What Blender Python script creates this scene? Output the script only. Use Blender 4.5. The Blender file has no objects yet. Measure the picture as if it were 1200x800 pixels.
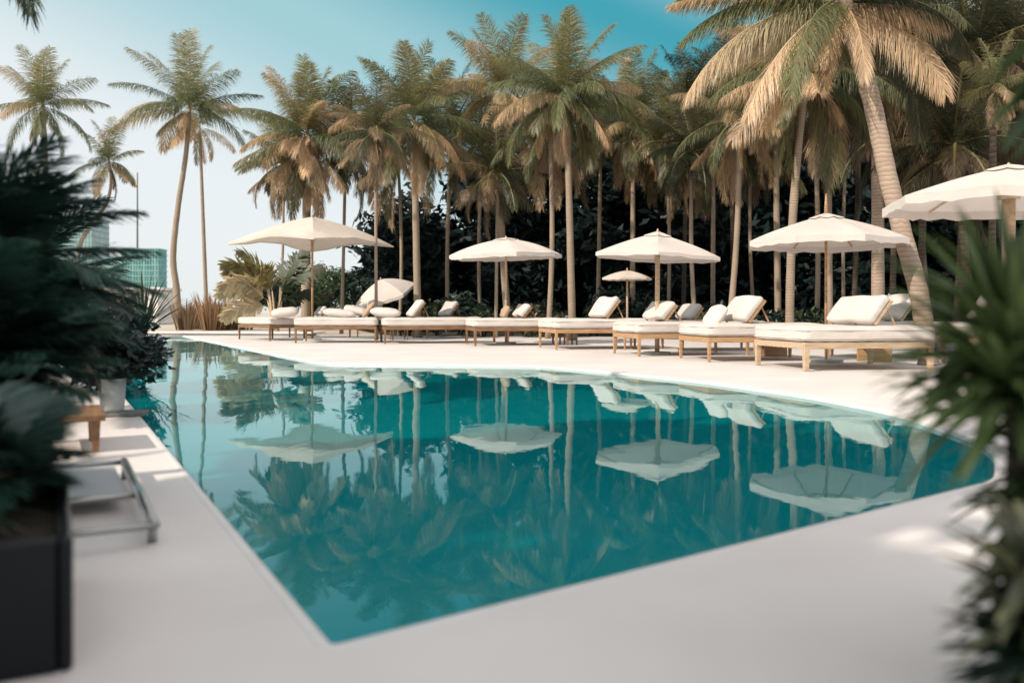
import bpy, bmesh, math, random
import numpy as np
from mathutils import Vector, Matrix, Euler

R = math.radians
CAM_H = 0.8
HOR = 366.0
F = 1000.0            # focal length in reference pixels (1200 wide)
scene = bpy.context.scene
col = scene.collection


def P(px, py, d):
    """photo pixel at a given distance -> world point"""
    return Vector(((px - 600) / F * d, d, CAM_H + (HOR - py) / F * d))


def G(px, py):
    d = CAM_H * F / (py - HOR)
    return Vector(((px - 600) / F * d, d, 0.0))


# ------------------------------------------------------------------ materials
def new_mat(name):
    m = bpy.data.materials.new(name)
    m.use_nodes = True
    nt = m.node_tree
    nt.nodes.clear()
    out = nt.nodes.new('ShaderNodeOutputMaterial')
    return m, nt, out


def N(nt, t, **kw):
    n = nt.nodes.new(t)
    for k, v in kw.items():
        setattr(n, k, v)
    return n


def noisy(name, c1, c2, scale=4.0, rough=0.6, bump=0.0, bscale=None, spec=0.4, detail=6, stretch=None, coord='Object'):
    m, nt, out = new_mat(name)
    L = nt.links.new
    tc = N(nt, 'ShaderNodeTexCoord')
    mp = N(nt, 'ShaderNodeMapping')
    if stretch:
        mp.inputs['Scale'].default_value = stretch
    L(tc.outputs[coord], mp.inputs[0])
    nz = N(nt, 'ShaderNodeTexNoise')
    nz.inputs['Scale'].default_value = scale
    nz.inputs['Detail'].default_value = detail
    L(mp.outputs[0], nz.inputs['Vector'])
    cr = N(nt, 'ShaderNodeValToRGB')
    cr.color_ramp.elements[0].position = 0.32
    cr.color_ramp.elements[1].position = 0.68
    cr.color_ramp.elements[0].color = (*c1, 1)
    cr.color_ramp.elements[1].color = (*c2, 1)
    L(nz.outputs['Fac'], cr.inputs[0])
    b = N(nt, 'ShaderNodeBsdfPrincipled')
    b.inputs['Roughness'].default_value = rough
    b.inputs['Specular IOR Level'].default_value = spec
    L(cr.outputs[0], b.inputs['Base Color'])
    if bump:
        n2 = N(nt, 'ShaderNodeTexNoise')
        n2.inputs['Scale'].default_value = bscale or scale * 8
        n2.inputs['Detail'].default_value = 5
        L(mp.outputs[0], n2.inputs['Vector'])
        bp = N(nt, 'ShaderNodeBump')
        bp.inputs['Strength'].default_value = bump
        bp.inputs['Distance'].default_value = 0.02
        L(n2.outputs['Fac'], bp.inputs['Height'])
        L(bp.outputs[0], b.inputs['Normal'])
    L(b.outputs[0], out.inputs[0])
    return m


def leaf_mat(name, trans=0.35, gloss=0.06, mul=1.0, rough=0.45):
    m, nt, out = new_mat(name)
    L = nt.links.new
    at = N(nt, 'ShaderNodeAttribute', attribute_name='Col')
    hs = N(nt, 'ShaderNodeMix', data_type='RGBA', blend_type='MULTIPLY')
    hs.inputs['Factor'].default_value = 1
    hs.inputs[7].default_value = (mul, mul, mul, 1)
    L(at.outputs['Color'], hs.inputs[6])
    d = N(nt, 'ShaderNodeBsdfDiffuse')
    t = N(nt, 'ShaderNodeBsdfTranslucent')
    g = N(nt, 'ShaderNodeBsdfGlossy')
    g.inputs['Roughness'].default_value = rough
    g.inputs['Color'].default_value = (0.8, 0.85, 0.9, 1)
    L(hs.outputs[2], d.inputs[0])
    L(hs.outputs[2], t.inputs[0])
    mx = N(nt, 'ShaderNodeMixShader')
    mx.inputs[0].default_value = trans
    L(d.outputs[0], mx.inputs[1])
    L(t.outputs[0], mx.inputs[2])
    mx2 = N(nt, 'ShaderNodeMixShader')
    mx2.inputs[0].default_value = gloss
    L(mx.outputs[0], mx2.inputs[1])
    L(g.outputs[0], mx2.inputs[2])
    L(mx2.outputs[0], out.inputs[0])
    return m


def fabric(name, c, trans=0.0, bump=0.25, vary=0.1):
    m, nt, out = new_mat(name)
    L = nt.links.new
    tc = N(nt, 'ShaderNodeTexCoord')
    nz = N(nt, 'ShaderNodeTexNoise')
    nz.inputs['Scale'].default_value = 2.2
    nz.inputs['Detail'].default_value = 6
    L(tc.outputs['Object'], nz.inputs['Vector'])
    cr = N(nt, 'ShaderNodeValToRGB')
    cr.color_ramp.elements[0].position = 0.3
    cr.color_ramp.elements[1].position = 0.7
    cr.color_ramp.elements[0].color = (*[v * (1 - vary) for v in c], 1)
    cr.color_ramp.elements[1].color = (*c, 1)
    L(nz.outputs['Fac'], cr.inputs[0])
    d = N(nt, 'ShaderNodeBsdfPrincipled')
    d.inputs['Roughness'].default_value = 0.9
    d.inputs['Specular IOR Level'].default_value = 0.15
    L(cr.outputs[0], d.inputs['Base Color'])
    n2 = N(nt, 'ShaderNodeTexNoise')
    n2.inputs['Scale'].default_value = 5
    n2.inputs['Detail'].default_value = 4
    n2.inputs['Distortion'].default_value = 1.0
    L(tc.outputs['Object'], n2.inputs['Vector'])
    bp = N(nt, 'ShaderNodeBump')
    bp.inputs['Strength'].default_value = bump
    bp.inputs['Distance'].default_value = 0.05
    L(n2.outputs['Fac'], bp.inputs['Height'])
    L(bp.outputs[0], d.inputs['Normal'])
    if trans:
        t = N(nt, 'ShaderNodeBsdfTranslucent')
        L(cr.outputs[0], t.inputs[0])
        mx = N(nt, 'ShaderNodeMixShader')
        mx.inputs[0].default_value = trans
        L(d.outputs[0], mx.inputs[1])
        L(t.outputs[0], mx.inputs[2])
        L(mx.outputs[0], out.inputs[0])
    else:
        L(d.outputs[0], out.inputs[0])
    return m


def trunk_mat(name, c1, c2, ring=9.0):
    m, nt, out = new_mat(name)
    L = nt.links.new
    tc = N(nt, 'ShaderNodeTexCoord')
    nz = N(nt, 'ShaderNodeTexNoise')
    nz.inputs['Scale'].default_value = 3
    nz.inputs['Detail'].default_value = 8
    L(tc.outputs['Object'], nz.inputs['Vector'])
    wv = N(nt, 'ShaderNodeTexWave', wave_type='BANDS', bands_direction='Z', wave_profile='SAW')
    wv.inputs['Scale'].default_value = ring / 6.28 * 2
    wv.inputs['Distortion'].default_value = 4.5
    wv.inputs['Detail'].default_value = 5
    wv.inputs['Detail Scale'].default_value = 1.5
    L(tc.outputs['Object'], wv.inputs['Vector'])
    mx = N(nt, 'ShaderNodeMix', data_type='RGBA')
    mx.inputs[6].default_value = (*c1, 1)
    mx.inputs[7].default_value = (*c2, 1)
    ad = N(nt, 'ShaderNodeMath', operation='MULTIPLY')
    L(nz.outputs['Fac'], ad.inputs[0])
    L(wv.outputs['Fac'], ad.inputs[1])
    ad2 = N(nt, 'ShaderNodeMath', operation='MULTIPLY', use_clamp=True)
    L(ad.outputs[0], ad2.inputs[0])
    ad2.inputs[1].default_value = 1.5
    L(ad2.outputs[0], mx.inputs['Factor'])
    b = N(nt, 'ShaderNodeBsdfPrincipled')
    b.inputs['Roughness'].default_value = 0.85
    b.inputs['Specular IOR Level'].default_value = 0.2
    L(mx.outputs[2], b.inputs['Base Color'])
    bp = N(nt, 'ShaderNodeBump')
    bp.inputs['Strength'].default_value = 0.35
    bp.inputs['Distance'].default_value = 0.012
    L(wv.outputs['Fac'], bp.inputs['Height'])
    L(bp.outputs[0], b.inputs['Normal'])
    L(b.outputs[0], out.inputs[0])
    return m


def wood_mat(name, c1, c2):
    return noisy(name, c1, c2, scale=3.0, rough=0.5, bump=0.15, bscale=14, stretch=(1.0, 9.0, 9.0), spec=0.35)


M = {}
M['deck'] = noisy('white_microcement', (0.67, 0.635, 0.615), (0.77, 0.735, 0.71), scale=0.9, rough=0.5, bump=0.06, bscale=30, spec=0.3, detail=9)
M['coping'] = noisy('pool_coping', (0.70, 0.68, 0.66), (0.78, 0.76, 0.745), scale=3, rough=0.35, bump=0.05)
M['sand'] = noisy('pale_sand', (0.42, 0.37, 0.30), (0.55, 0.49, 0.41), scale=0.6, rough=0.9, bump=0.3, bscale=8)
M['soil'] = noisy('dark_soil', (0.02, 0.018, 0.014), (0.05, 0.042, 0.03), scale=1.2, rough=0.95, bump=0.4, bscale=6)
M['leaf'] = leaf_mat('palm_leaf', 0.46, 0.035)
M['leaf_dark'] = leaf_mat('dark_palm_leaf', 0.18, 0.05, 1.0, 0.35)
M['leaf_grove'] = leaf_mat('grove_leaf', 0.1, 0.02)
M['trunk'] = trunk_mat('palm_trunk', (0.25, 0.19, 0.14), (0.44, 0.36, 0.28), 16)
M['trunk_near'] = trunk_mat('ringed_palm_trunk', (0.27, 0.20, 0.15), (0.50, 0.40, 0.32), 13)
M['trunk_dark'] = trunk_mat('shaded_palm_trunk', (0.055, 0.042, 0.032), (0.16, 0.125, 0.1), 9)  # palm trunk copy with the grove's shade put into its colours
M['bark'] = noisy('bark', (0.05, 0.04, 0.03), (0.13, 0.1, 0.08), scale=6, rough=0.9, bump=0.5, stretch=(1, 1, 0.25))
M['fabric'] = fabric('off_white_canvas', (0.66, 0.61, 0.57))
M['fabric2'] = fabric('grey_canvas', (0.55, 0.52, 0.49))
M['fabric_tan'] = fabric('tan_canvas', (0.42, 0.31, 0.22))
M['canopy'] = fabric('parasol_cloth', (0.70, 0.645, 0.60), trans=0.16, bump=0.3)
M['canopy_tan'] = fabric('sand_parasol_cloth', (0.68, 0.60, 0.53), trans=0.16, bump=0.4)
M['wood'] = wood_mat('teak', (0.34, 0.19, 0.095), (0.52, 0.33, 0.18))
M['wood_pale'] = wood_mat('pale_teak', (0.42, 0.30, 0.19), (0.60, 0.46, 0.32))
M['wood_dark'] = wood_mat('dark_teak', (0.17, 0.085, 0.04), (0.28, 0.16, 0.08))
M['black'] = noisy('black_planter_glaze', (0.003, 0.004, 0.006), (0.007, 0.009, 0.011), scale=3, rough=0.25, spec=0.25)
M['pot'] = noisy('grey_concrete_pot', (0.40, 0.41, 0.40), (0.52, 0.53, 0.52), scale=8, rough=0.6, bump=0.1)
M['tray'] = noisy('slate_tray', (0.10, 0.11, 0.11), (0.16, 0.17, 0.17), scale=8, rough=0.5)
M['sling'] = fabric('sling_cloth', (0.46, 0.48, 0.49), bump=0.1)
M['concrete'] = noisy('tower_slab', (0.17, 0.33, 0.33), (0.24, 0.42, 0.41), scale=0.1, rough=0.8)


def metal():
    m, nt, out = new_mat('brushed_steel')
    b = N(nt, 'ShaderNodeBsdfPrincipled')
    nz = N(nt, 'ShaderNodeTexNoise')
    nz.inputs['Scale'].default_value = 30
    cr = N(nt, 'ShaderNodeMapRange')
    cr.inputs[3].default_value = 0.18
    cr.inputs[4].default_value = 0.4
    nt.links.new(nz.outputs['Fac'], cr.inputs[0])
    nt.links.new(cr.outputs[0], b.inputs['Roughness'])
    b.inputs['Metallic'].default_value = 0.9
    b.inputs['Base Color'].default_value = (0.36, 0.37, 0.36, 1)
    nt.links.new(b.outputs[0], out.inputs[0])
    return m


M['metal'] = metal()


def tower_glass():
    m, nt, out = new_mat('teal_curtain_wall')
    L = nt.links.new
    tc = N(nt, 'ShaderNodeTexCoord')
    br = N(nt, 'ShaderNodeTexVoronoi')
    br.inputs['Scale'].default_value = 0.35
    L(tc.outputs['Object'], br.inputs['Vector'])
    cr = N(nt, 'ShaderNodeValToRGB')
    cr.color_ramp.elements[0].color = (0.05, 0.20, 0.20, 1)
    cr.color_ramp.elements[1].color = (0.16, 0.38, 0.36, 1)
    L(br.outputs['Color'], cr.inputs[0])
    b = N(nt, 'ShaderNodeBsdfPrincipled')
    b.inputs['Roughness'].default_value = 0.25
    b.inputs['Metallic'].default_value = 0.2
    L(cr.outputs[0], b.inputs['Base Color'])
    L(b.outputs[0], out.inputs[0])
    return m


M['tower'] = tower_glass()
M['tower_pale'] = noisy('haze_paled_glass', (0.26, 0.36, 0.38), (0.36, 0.45, 0.46), scale=.3, rough=.5)  # air haze over the far blocks, put into a paler colour


def pool_tile():
    m, nt, out = new_mat('teal_pool_tile')
    L = nt.links.new
    tc = N(nt, 'ShaderNodeTexCoord')
    br = N(nt, 'ShaderNodeTexBrick')
    br.offset = 0
    br.inputs['Scale'].default_value = 1.0
    br.inputs['Brick Width'].default_value = 0.3
    br.inputs['Row Height'].default_value = 0.3
    br.inputs['Mortar Size'].default_value = 0.006
    br.inputs['Color1'].default_value = (0.012, 0.36, 0.40, 1)
    br.inputs['Color2'].default_value = (0.02, 0.42, 0.45, 1)
    br.inputs['Mortar'].default_value = (0.08, 0.46, 0.48, 1)
    L(tc.outputs['Object'], br.inputs['Vector'])
    b = N(nt, 'ShaderNodeBsdfPrincipled')
    b.inputs['Roughness'].default_value = 0.5
    L(br.outputs['Color'], b.inputs['Base Color'])
    L(b.outputs[0], out.inputs[0])
    return m


M['tile'] = pool_tile()


def water_mat():
    m, nt, out = new_mat('pool_water')
    L = nt.links.new
    tc = N(nt, 'ShaderNodeTexCoord')
    mp = N(nt, 'ShaderNodeMapping')
    mp.inputs['Scale'].default_value = (1.0, 0.45, 1.0)
    L(tc.outputs['Object'], mp.inputs[0])
    n1 = N(nt, 'ShaderNodeTexNoise')
    n1.inputs['Scale'].default_value = 0.8
    n1.inputs['Detail'].default_value = 2
    L(mp.outputs[0], n1.inputs['Vector'])
    n2 = N(nt, 'ShaderNodeTexNoise')
    n2.inputs['Scale'].default_value = 5.0
    n2.inputs['Detail'].default_value = 3
    L(mp.outputs[0], n2.inputs['Vector'])
    b1 = N(nt, 'ShaderNodeBump')
    b1.inputs['Strength'].default_value = 0.32
    b1.inputs['Distance'].default_value = 0.03
    L(n1.outputs['Fac'], b1.inputs['Height'])
    b2 = N(nt, 'ShaderNodeBump')
    b2.inputs['Strength'].default_value = 0.10
    b2.inputs['Distance'].default_value = 0.008
    L(n2.outputs['Fac'], b2.inputs['Height'])
    L(b1.outputs[0], b2.inputs['Normal'])
    fr = N(nt, 'ShaderNodeFresnel')
    fr.inputs['IOR'].default_value = 1.33
    L(b2.outputs[0], fr.inputs['Normal'])
    sc = N(nt, 'ShaderNodeMath', operation='MULTIPLY')
    sc.inputs[1].default_value = 0.95
    L(fr.outputs[0], sc.inputs[0])
    gl = N(nt, 'ShaderNodeBsdfGlossy')
    gl.inputs['Roughness'].default_value = 0.0
    gl.inputs['Color'].default_value = (0.86, 1.0, 1.0, 1)
    L(b2.outputs[0], gl.inputs['Normal'])
    tr = N(nt, 'ShaderNodeBsdfTransparent')
    tr.inputs['Color'].default_value = (0.22, 0.84, 0.88, 1)
    # light scattered back inside the water body
    df = N(nt, 'ShaderNodeBsdfDiffuse')
    df.inputs['Color'].default_value = (0.003, 0.28, 0.31, 1)
    m0 = N(nt, 'ShaderNodeMixShader')
    m0.inputs[0].default_value = 0.6
    L(tr.outputs[0], m0.inputs[1])
    L(df.outputs[0], m0.inputs[2])
    mx = N(nt, 'ShaderNodeMixShader')
    L(sc.outputs[0], mx.inputs[0])
    L(m0.outputs[0], mx.inputs[1])
    L(gl.outputs[0], mx.inputs[2])
    L(mx.outputs[0], out.inputs[0])
    return m


M['water'] = water_mat()


# ------------------------------------------------------------------ object helpers
def obj(name, me, mat, parent=None, smooth=False):
    if smooth:
        me.polygons.foreach_set('use_smooth', [True] * len(me.polygons))
    if mat is not None and not me.materials:
        me.materials.append(mat)
    o = bpy.data.objects.new(name, me)
    col.objects.link(o)
    if parent:
        o.parent = parent
    return o


def tag(o, label=None, cat=None, group=None, kind=None):
    if label:
        o['label'] = label
    if cat:
        o['category'] = cat
    if group:
        o['group'] = group
    if kind:
        o['kind'] = kind
    return o


def empty(name, loc, rz=0, label=None, cat=None, group=None):
    o = bpy.data.objects.new(name, None)
    o.empty_display_size = 0.2
    col.objects.link(o)
    o.location = loc
    o.rotation_euler = (0, 0, rz)
    return tag(o, label, cat, group)


def copy_tree(o, parent=None):
    c = o.copy()
    col.objects.link(c)
    c.parent = parent
    for ch in list(o.children):
        copy_tree(ch, c)
    return c


def mesh_np(name, V, Fc, C=None):
    me = bpy.data.meshes.new(name)
    me.from_pydata([tuple(v) for v in V], [], Fc)
    if C is not None:
        a = me.color_attributes.new('Col', 'FLOAT_COLOR', 'POINT')
        cc = np.ones((len(V), 4), dtype=np.float32)
        cc[:, :3] = C
        a.data.foreach_set('color', cc.ravel())
    me.update()
    return me


class MB:
    def __init__(self):
        self.v, self.f = [], []

    def add(self, V, Fc):
        k = len(self.v)
        self.v += [tuple(x) for x in V]
        self.f += [tuple(i + k for i in q) for q in Fc]
        return self

    def box(self, c, s, rot=None, bevel=0.0, seg=2, taper=None):
        bm = bmesh.new()
        bmesh.ops.create_cube(bm, size=1)
        for v in bm.verts:
            v.co = Vector((v.co.x * s[0], v.co.y * s[1], v.co.z * s[2]))
            if taper and v.co.z < 0:
                v.co.x *= taper
                v.co.y *= taper
        if bevel:
            bmesh.ops.bevel(bm, geom=bm.edges[:], offset=bevel, segments=seg, profile=0.5, affect='EDGES')
        m = Matrix.Translation(Vector(c))
        if rot is not None:
            m = m @ rot.to_matrix().to_4x4()
        bm.transform(m)
        bm.verts.index_update()
        self.add([v.co[:] for v in bm.verts], [[v.index for v in f.verts] for f in bm.faces])
        bm.free()
        return self

    def tube(self, pts, rads, n=10, cap=True):
        pts = [Vector(p) for p in pts]
        if not hasattr(rads, '__len__'):
            rads = [rads] * len(pts)
        V, Fc = [], []
        prev = None
        for i, p in enumerate(pts):
            t = (pts[min(i + 1, len(pts) - 1)] - pts[max(i - 1, 0)]).normalized()
            if prev is None:
                a = Vector((1, 0, 0)) if abs(t.x) < 0.9 else Vector((0, 1, 0))
                u = (a - t * a.dot(t)).normalized()
            else:
                u = (prev - t * prev.dot(t)).normalized()
            prev = u
            w = t.cross(u)
            for k in range(n):
                an = 2 * math.pi * k / n
                V.append(p + (u * math.cos(an) + w * math.sin(an)) * rads[i])
        for i in range(len(pts) - 1):
            for k in range(n):
                a = i * n + k
                b = i * n + (k + 1) % n
                Fc.append((a, b, b + n, a + n))
        if cap:
            Fc.append(tuple(range(n - 1, -1, -1)))
            Fc.append(tuple(range((len(pts) - 1) * n, len(pts) * n)))
        return self.add(V, Fc)

    def build(self, name, mat, parent=None, smooth=False):
        me = bpy.data.meshes.new(name)
        me.from_pydata(self.v, [], self.f)
        me.update()
        return obj(name, me, mat, parent, smooth)


def smooth_angle(o, ang=40):
    me = o.data
    me.polygons.foreach_set('use_smooth', [True] * len(me.polygons))
    try:
        me.set_sharp_from_angle(angle=R(ang))
    except Exception:
        pass


# ------------------------------------------------------------------ palm generator
GREEN = np.array((0.15, 0.165, 0.06))
DEEP = np.array((0.058, 0.085, 0.045))
OLIVE = np.array((0.30, 0.27, 0.125))
TAN = np.array((0.62, 0.44, 0.255))
STRAW = np.array((0.82, 0.65, 0.46))


FINE = 1.9


class Leaves:
    def __init__(self):
        self.V, self.F, self.C, self.k = [], [], [], 0

    def frond(self, rng, o, az, e0, bend, L, n=70, ll=0.55, droop=0.5, w=0.035, c0=GREEN, c1=None, rach=0.022, roll=0.0, start=0.1, rc=None, jit=0.16, fwd=0.5):
        c1 = c0 if c1 is None else c1
        n, w = int(n * FINE), w * 0.46
        ns = 14
        s = np.linspace(0, 1, ns)
        el = e0 - bend * s ** 1.25
        azs = az + rng.normal(0, 0.12) * s
        T = np.stack([np.cos(el) * np.cos(azs), np.cos(el) * np.sin(azs), np.sin(el)], 1)
        pts = np.zeros((ns, 3))
        pts[1:] = np.cumsum((T[1:] + T[:-1]) / 2 * (L / (ns - 1)), axis=0)
        pts += np.array(o)
        side0 = np.array((-math.sin(az), math.cos(az), 0))
        # rachis: flat tapered prism
        rr = rach * (1 - s * 0.85)
        up = np.cross(T, side0)
        RV = np.concatenate([pts + side0 * rr[:, None], pts + up * rr[:, None] * 0.8, pts - side0 * rr[:, None]], 0)
        k = self.k
        for i in range(ns - 1):
            for a, b in ((0, 1), (1, 2), (2, 0)):
                self.F.append((k + a * ns + i, k + b * ns + i, k + b * ns + i + 1, k + a * ns + i + 1))
        self.V.append(RV)
        rcol = rc if rc is not None else (c0 * 0.8 + OLIVE * 0.6)
        self.C.append(np.tile(rcol, (3 * ns, 1)))
        self.k += 3 * ns
        t = np.clip(np.linspace(start, 0.995, n) + rng.normal(0, 0.004, n), start, 1)
        p = np.stack([np.interp(t, s, pts[:, j]) for j in range(3)], 1)
        tg = np.stack([np.interp(t, s, T[:, j]) for j in range(3)], 1)
        upv = np.cross(tg, side0)
        for sg in (-1, 1):
            side = side0 * math.cos(roll) + upv * math.sin(roll)
            d = tg * (fwd + 0.45 * t[:, None]) + sg * side * 0.85 + upv * 0.12
            d[:, 2] -= droop * rng.uniform(0.6, 1.2, n)
            d += rng.normal(0, jit, (n, 3))
            d /= np.linalg.norm(d, axis=1)[:, None]
            ln = ll * np.sin(np.pi * np.clip(0.16 + 0.80 * t, 0, 1)) ** 0.6 * rng.uniform(0.78, 1.12, n)
            ln = ln[:, None]
            mid = p + d * ln * 0.5
            d2 = d + rng.normal(0, jit * 0.6, (n, 3))
            d2[:, 2] -= droop * 0.9
            d2 /= np.linalg.norm(d2, axis=1)[:, None]
            tip = mid + d2 * ln * 0.5
            wv = tg - d * np.sum(tg * d, 1)[:, None]
            wv /= np.linalg.norm(wv, axis=1)[:, None] + 1e-6
            ww = w * rng.uniform(0.7, 1.2, n)[:, None]
            Q = np.stack([p - wv * ww * 0.3, p + wv * ww * 0.3, mid + wv * ww * 0.5, mid - wv * ww * 0.5, tip], 1)
            k = self.k
            for i in range(n):
                a = k + 5 * i
                self.F.append((a, a + 1, a + 2, a + 3))
                self.F.append((a + 3, a + 2, a + 4))
            cm = c0 + (c1 - c0) * t[:, None]
            cm = cm * rng.uniform(0.7, 1.3, n)[:, None]
            C = np.stack([cm, cm, cm, cm, cm * 0.75 + 0.25 * (c1 * 1.2)], 1)
            self.V.append(Q.reshape(-1, 3))
            self.C.append(C.reshape(-1, 3))
            self.k += 5 * n

    def blade(self, o, d, L, w, c0, c1, bend=0.3, seg=5, fold=0.0, sdv=None):
        """a strap / paddle leaf"""
        o = Vector(o)
        d = Vector(d).normalized()
        sd = d.cross(Vector(sdv)) if sdv is not None else d.cross(Vector((0, 0, 1)))
        if sd.length < 0.05:
            sd = Vector((1, 0, 0))
        sd.normalize()
        p = o.copy()
        V, C = [], []
        dd = d.copy()
        for i in range(seg + 1):
            t = i / seg
            ww = w * (math.sin(math.pi * min(1, 0.18 + 0.82 * t)) ** 0.7 if t < 1 else 0.02)
            upv = sd.cross(dd)
            V += [p - sd * ww * 0.5 + upv * fold * ww, p, p + sd * ww * 0.5 + upv * fold * ww]
            cc = np.array(c0) * (1 - t) + np.array(c1) * t
            C += [cc * 0.92, cc * 1.12, cc * 0.92]
            p = p + dd * (L / seg)
            dd = (dd + Vector((0, 0, -bend / seg))).normalized()
        k = self.k
        for i in range(seg):
            a = k + 3 * i
            self.F.append((a, a + 1, a + 4, a + 3))
            self.F.append((a + 1, a + 2, a + 5, a + 4))
        self.V.append(np.array([v[:] for v in V]))
        self.C.append(np.array(C))
        self.k += len(V)

    def scatter(self, rng, P0, size, c, cvar=0.35, flat=0.0, elong=1.7):
        """leaf-sized faces at the points P0"""
        n = len(P0)
        a = rng.normal(0, 1, (n, 3))
        a[:, 2] *= 0.7
        a /= np.linalg.norm(a, axis=1)[:, None]
        b = rng.normal(0, 1, (n, 3))
        b -= a * np.sum(a * b, 1)[:, None]
        b /= np.linalg.norm(b, axis=1)[:, None]
        s = size * rng.uniform(0.55, 1.3, n)[:, None]
        Q = np.stack([P0 - a * s * elong * .5, P0 - b * s * .32, P0 + a * s * elong * .5, P0 + b * s * .32], 1)
        k = self.k
        self.F += [(k + 4 * i, k + 4 * i + 1, k + 4 * i + 2, k + 4 * i + 3) for i in range(n)]
        cm = np.asarray(c) * rng.uniform(1 - cvar, 1 + cvar, n)[:, None] if np.ndim(c) == 1 else c * rng.uniform(1 - cvar, 1 + cvar, n)[:, None]
        self.V.append(Q.reshape(-1, 3))
        self.C.append(np.repeat(cm, 4, axis=0))
        self.k += 4 * n

    def mesh(self, name):
        return mesh_np(name, np.concatenate(self.V), self.F, np.concatenate(self.C))


def green_crown(rng, L, n_fr=22, leaf=64, dark=0.0, tan=0.2, extra=(), w=0.036, up=6, lo=-0.35, shade=0.0):
    A = Leaves()
    g = rng.uniform(0, 6.28)
    for i in range(n_fr):
        a = i / (n_fr - 1)
        az = g + i * 2.399 + rng.normal(0, 0.15)
        e0 = R(88) - a ** 1.1 * (R(88) - lo) + rng.normal(0, 0.07)
        bend = R(26) + a * R(58) + rng.normal(0, 0.12)
        if i < up:
            c0, c1 = GREEN * 0.8 + OLIVE * 0.35, OLIVE * 1.0
        elif rng.random() < tan * 0.6 + 0.18 * a:
            c0, c1 = OLIVE, TAN * 0.95
        else:
            c0, c1 = DEEP * 1.2 + GREEN * 0.3, GREEN * 0.7 + OLIVE * 0.3
        kk = (1 - dark) * ((1 - shade) if math.cos(az) > 0.15 else 1)  # shade on the right-hand fronds is put into their colour
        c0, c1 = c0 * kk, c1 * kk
        LL = L * rng.uniform(0.85, 1.1) * (1.02 - 0.04 * min(1, a * 2.2))
        A.frond(rng, (0, 0, 0), az, e0, bend, LL, n=leaf, ll=L * 0.27, droop=0.35 + 0.6 * a, w=w, c0=c0, c1=c1, roll=rng.normal(0, .25))
    for e in extra:
        A.frond(rng, (0, 0, 0), **e)
    return A


def skirt(rng, L, n_fr=12, leaf=60, dark=0.0, w=0.036, pale=0.5, spread=1.0):
    """old fronds hanging below the crown: uneven lengths, bunched to a few sides"""
    A = Leaves()
    g = rng.uniform(0, 6.28, 3)
    for i in range(n_fr):
        az = g[i % 3] + rng.normal(0, 0.75)
        e0 = R(rng.uniform(-68, -2))
        u = rng.random()
        c = TAN * (1 - pale * 0.5) + STRAW * pale * 0.5
        if u < 0.3:
            c = OLIVE * 0.75
        c = c * rng.uniform(0.6, 1.2) * (1 - dark)
        A.frond(rng, (0, 0, -0.1), az, e0, R(rng.uniform(25, 75)) / spread, L * rng.uniform(0.5, 1.1), n=leaf, ll=L * rng.uniform(.22, .36), droop=rng.uniform(.7, 1.3), w=w, c0=c * 0.85, c1=c, rc=c * 1.1,
                roll=rng.normal(0, .5), jit=.17)
    return A


def curve_pts(a, b, bow, n=18):
    """a base, b top, bow = sideways offset vector applied mid-way"""
    out = []
    for i in range(n):
        t = i / (n - 1)
        p = Vector(a).lerp(Vector(b), t)
        q = math.sin(math.pi * t)
        out.append(p + Vector(bow) * q)
    return out


TR = 0.74


def palm(name, label, base, top, r0, r1, L, seed, bow=(0, 0, 0), group=None, n_fr=22, leaf=64, dark=0, tan=0.2, sk=12, skL=None, extra=(), tm='trunk', pale=0.5, w=0.036,
         meshes=None, path=None, up=6, cat='palm tree', lo=-0.35, spread=1.0, shade=0.0):
    rng = np.random.default_rng(seed)
    base = Vector(base)
    top = Vector(top)
    root = empty(name, base, 0, label, cat, group)
    pts = [Vector(p) - base for p in path] if path else curve_pts((0, 0, -0.3), top - base, bow)
    if path:   # resample smoothly (catmull-rom)
        q = []
        pp = [pts[0]] + pts + [pts[-1]]
        for i in range(1, len(pp) - 2):
            for k in range(8):
                t = k / 8
                p0, p1, p2, p3 = pp[i - 1], pp[i], pp[i + 1], pp[i + 2]
                q.append(0.5 * ((2 * p1) + (p2 - p0) * t + (2 * p0 - 5 * p1 + 4 * p2 - p3) * t * t + (3 * p1 - p0 - 3 * p2 + p3) * t ** 3))
        q.append(pts[-1])
        pts = q
    n = len(pts)
    r0, r1 = r0 * TR, r1 * TR
    rad = [(r0 + (r1 - r0) * (i / (n - 1))) * (1 + 0.03 * math.sin(i * 2.3)) * (1.25 if i == 0 else 1) for i in range(n)]
    rad[-1] = r1 * 0.8
    MB().tube(pts, rad, 14).build('trunk', M[tm], root, True)
    lm = M['leaf'] if not dark else M['leaf_dark']
    if meshes:
        cm, sm = meshes
    else:
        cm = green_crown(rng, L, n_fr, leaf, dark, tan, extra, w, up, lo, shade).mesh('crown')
        sm = skirt(rng, skL or L * 0.8, sk, leaf, dark, w, pale, spread).mesh('dead_fronds') if sk else None
    c = obj('crown', cm, lm, root)
    c.location = top - base
    if meshes:
        c.rotation_euler = (0, 0, rng.uniform(0, 6.28))
        k = L
        c.scale = (k, k, k)
    if sm:
        s = obj('dead_fronds', sm, lm, root)
        s.location = top - base
        if meshes:
            s.rotation_euler = (0, 0, rng.uniform(0, 6.28))
            s.scale = (k, k, k)
    return root


# ------------------------------------------------------------------ ground, deck, pool
POOL_PX = [(390, 755), (1165, 562), (1166, 522), (1050, 483), (943, 463), (828, 447), (720, 436), (635, 428.5), (375, 425), (290, 408), (214, 393)]
pool = [G(*p) for p in POOL_PX]
pool.append(Vector((-12.5, 24.5, 0)))     # far end of the left side
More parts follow.
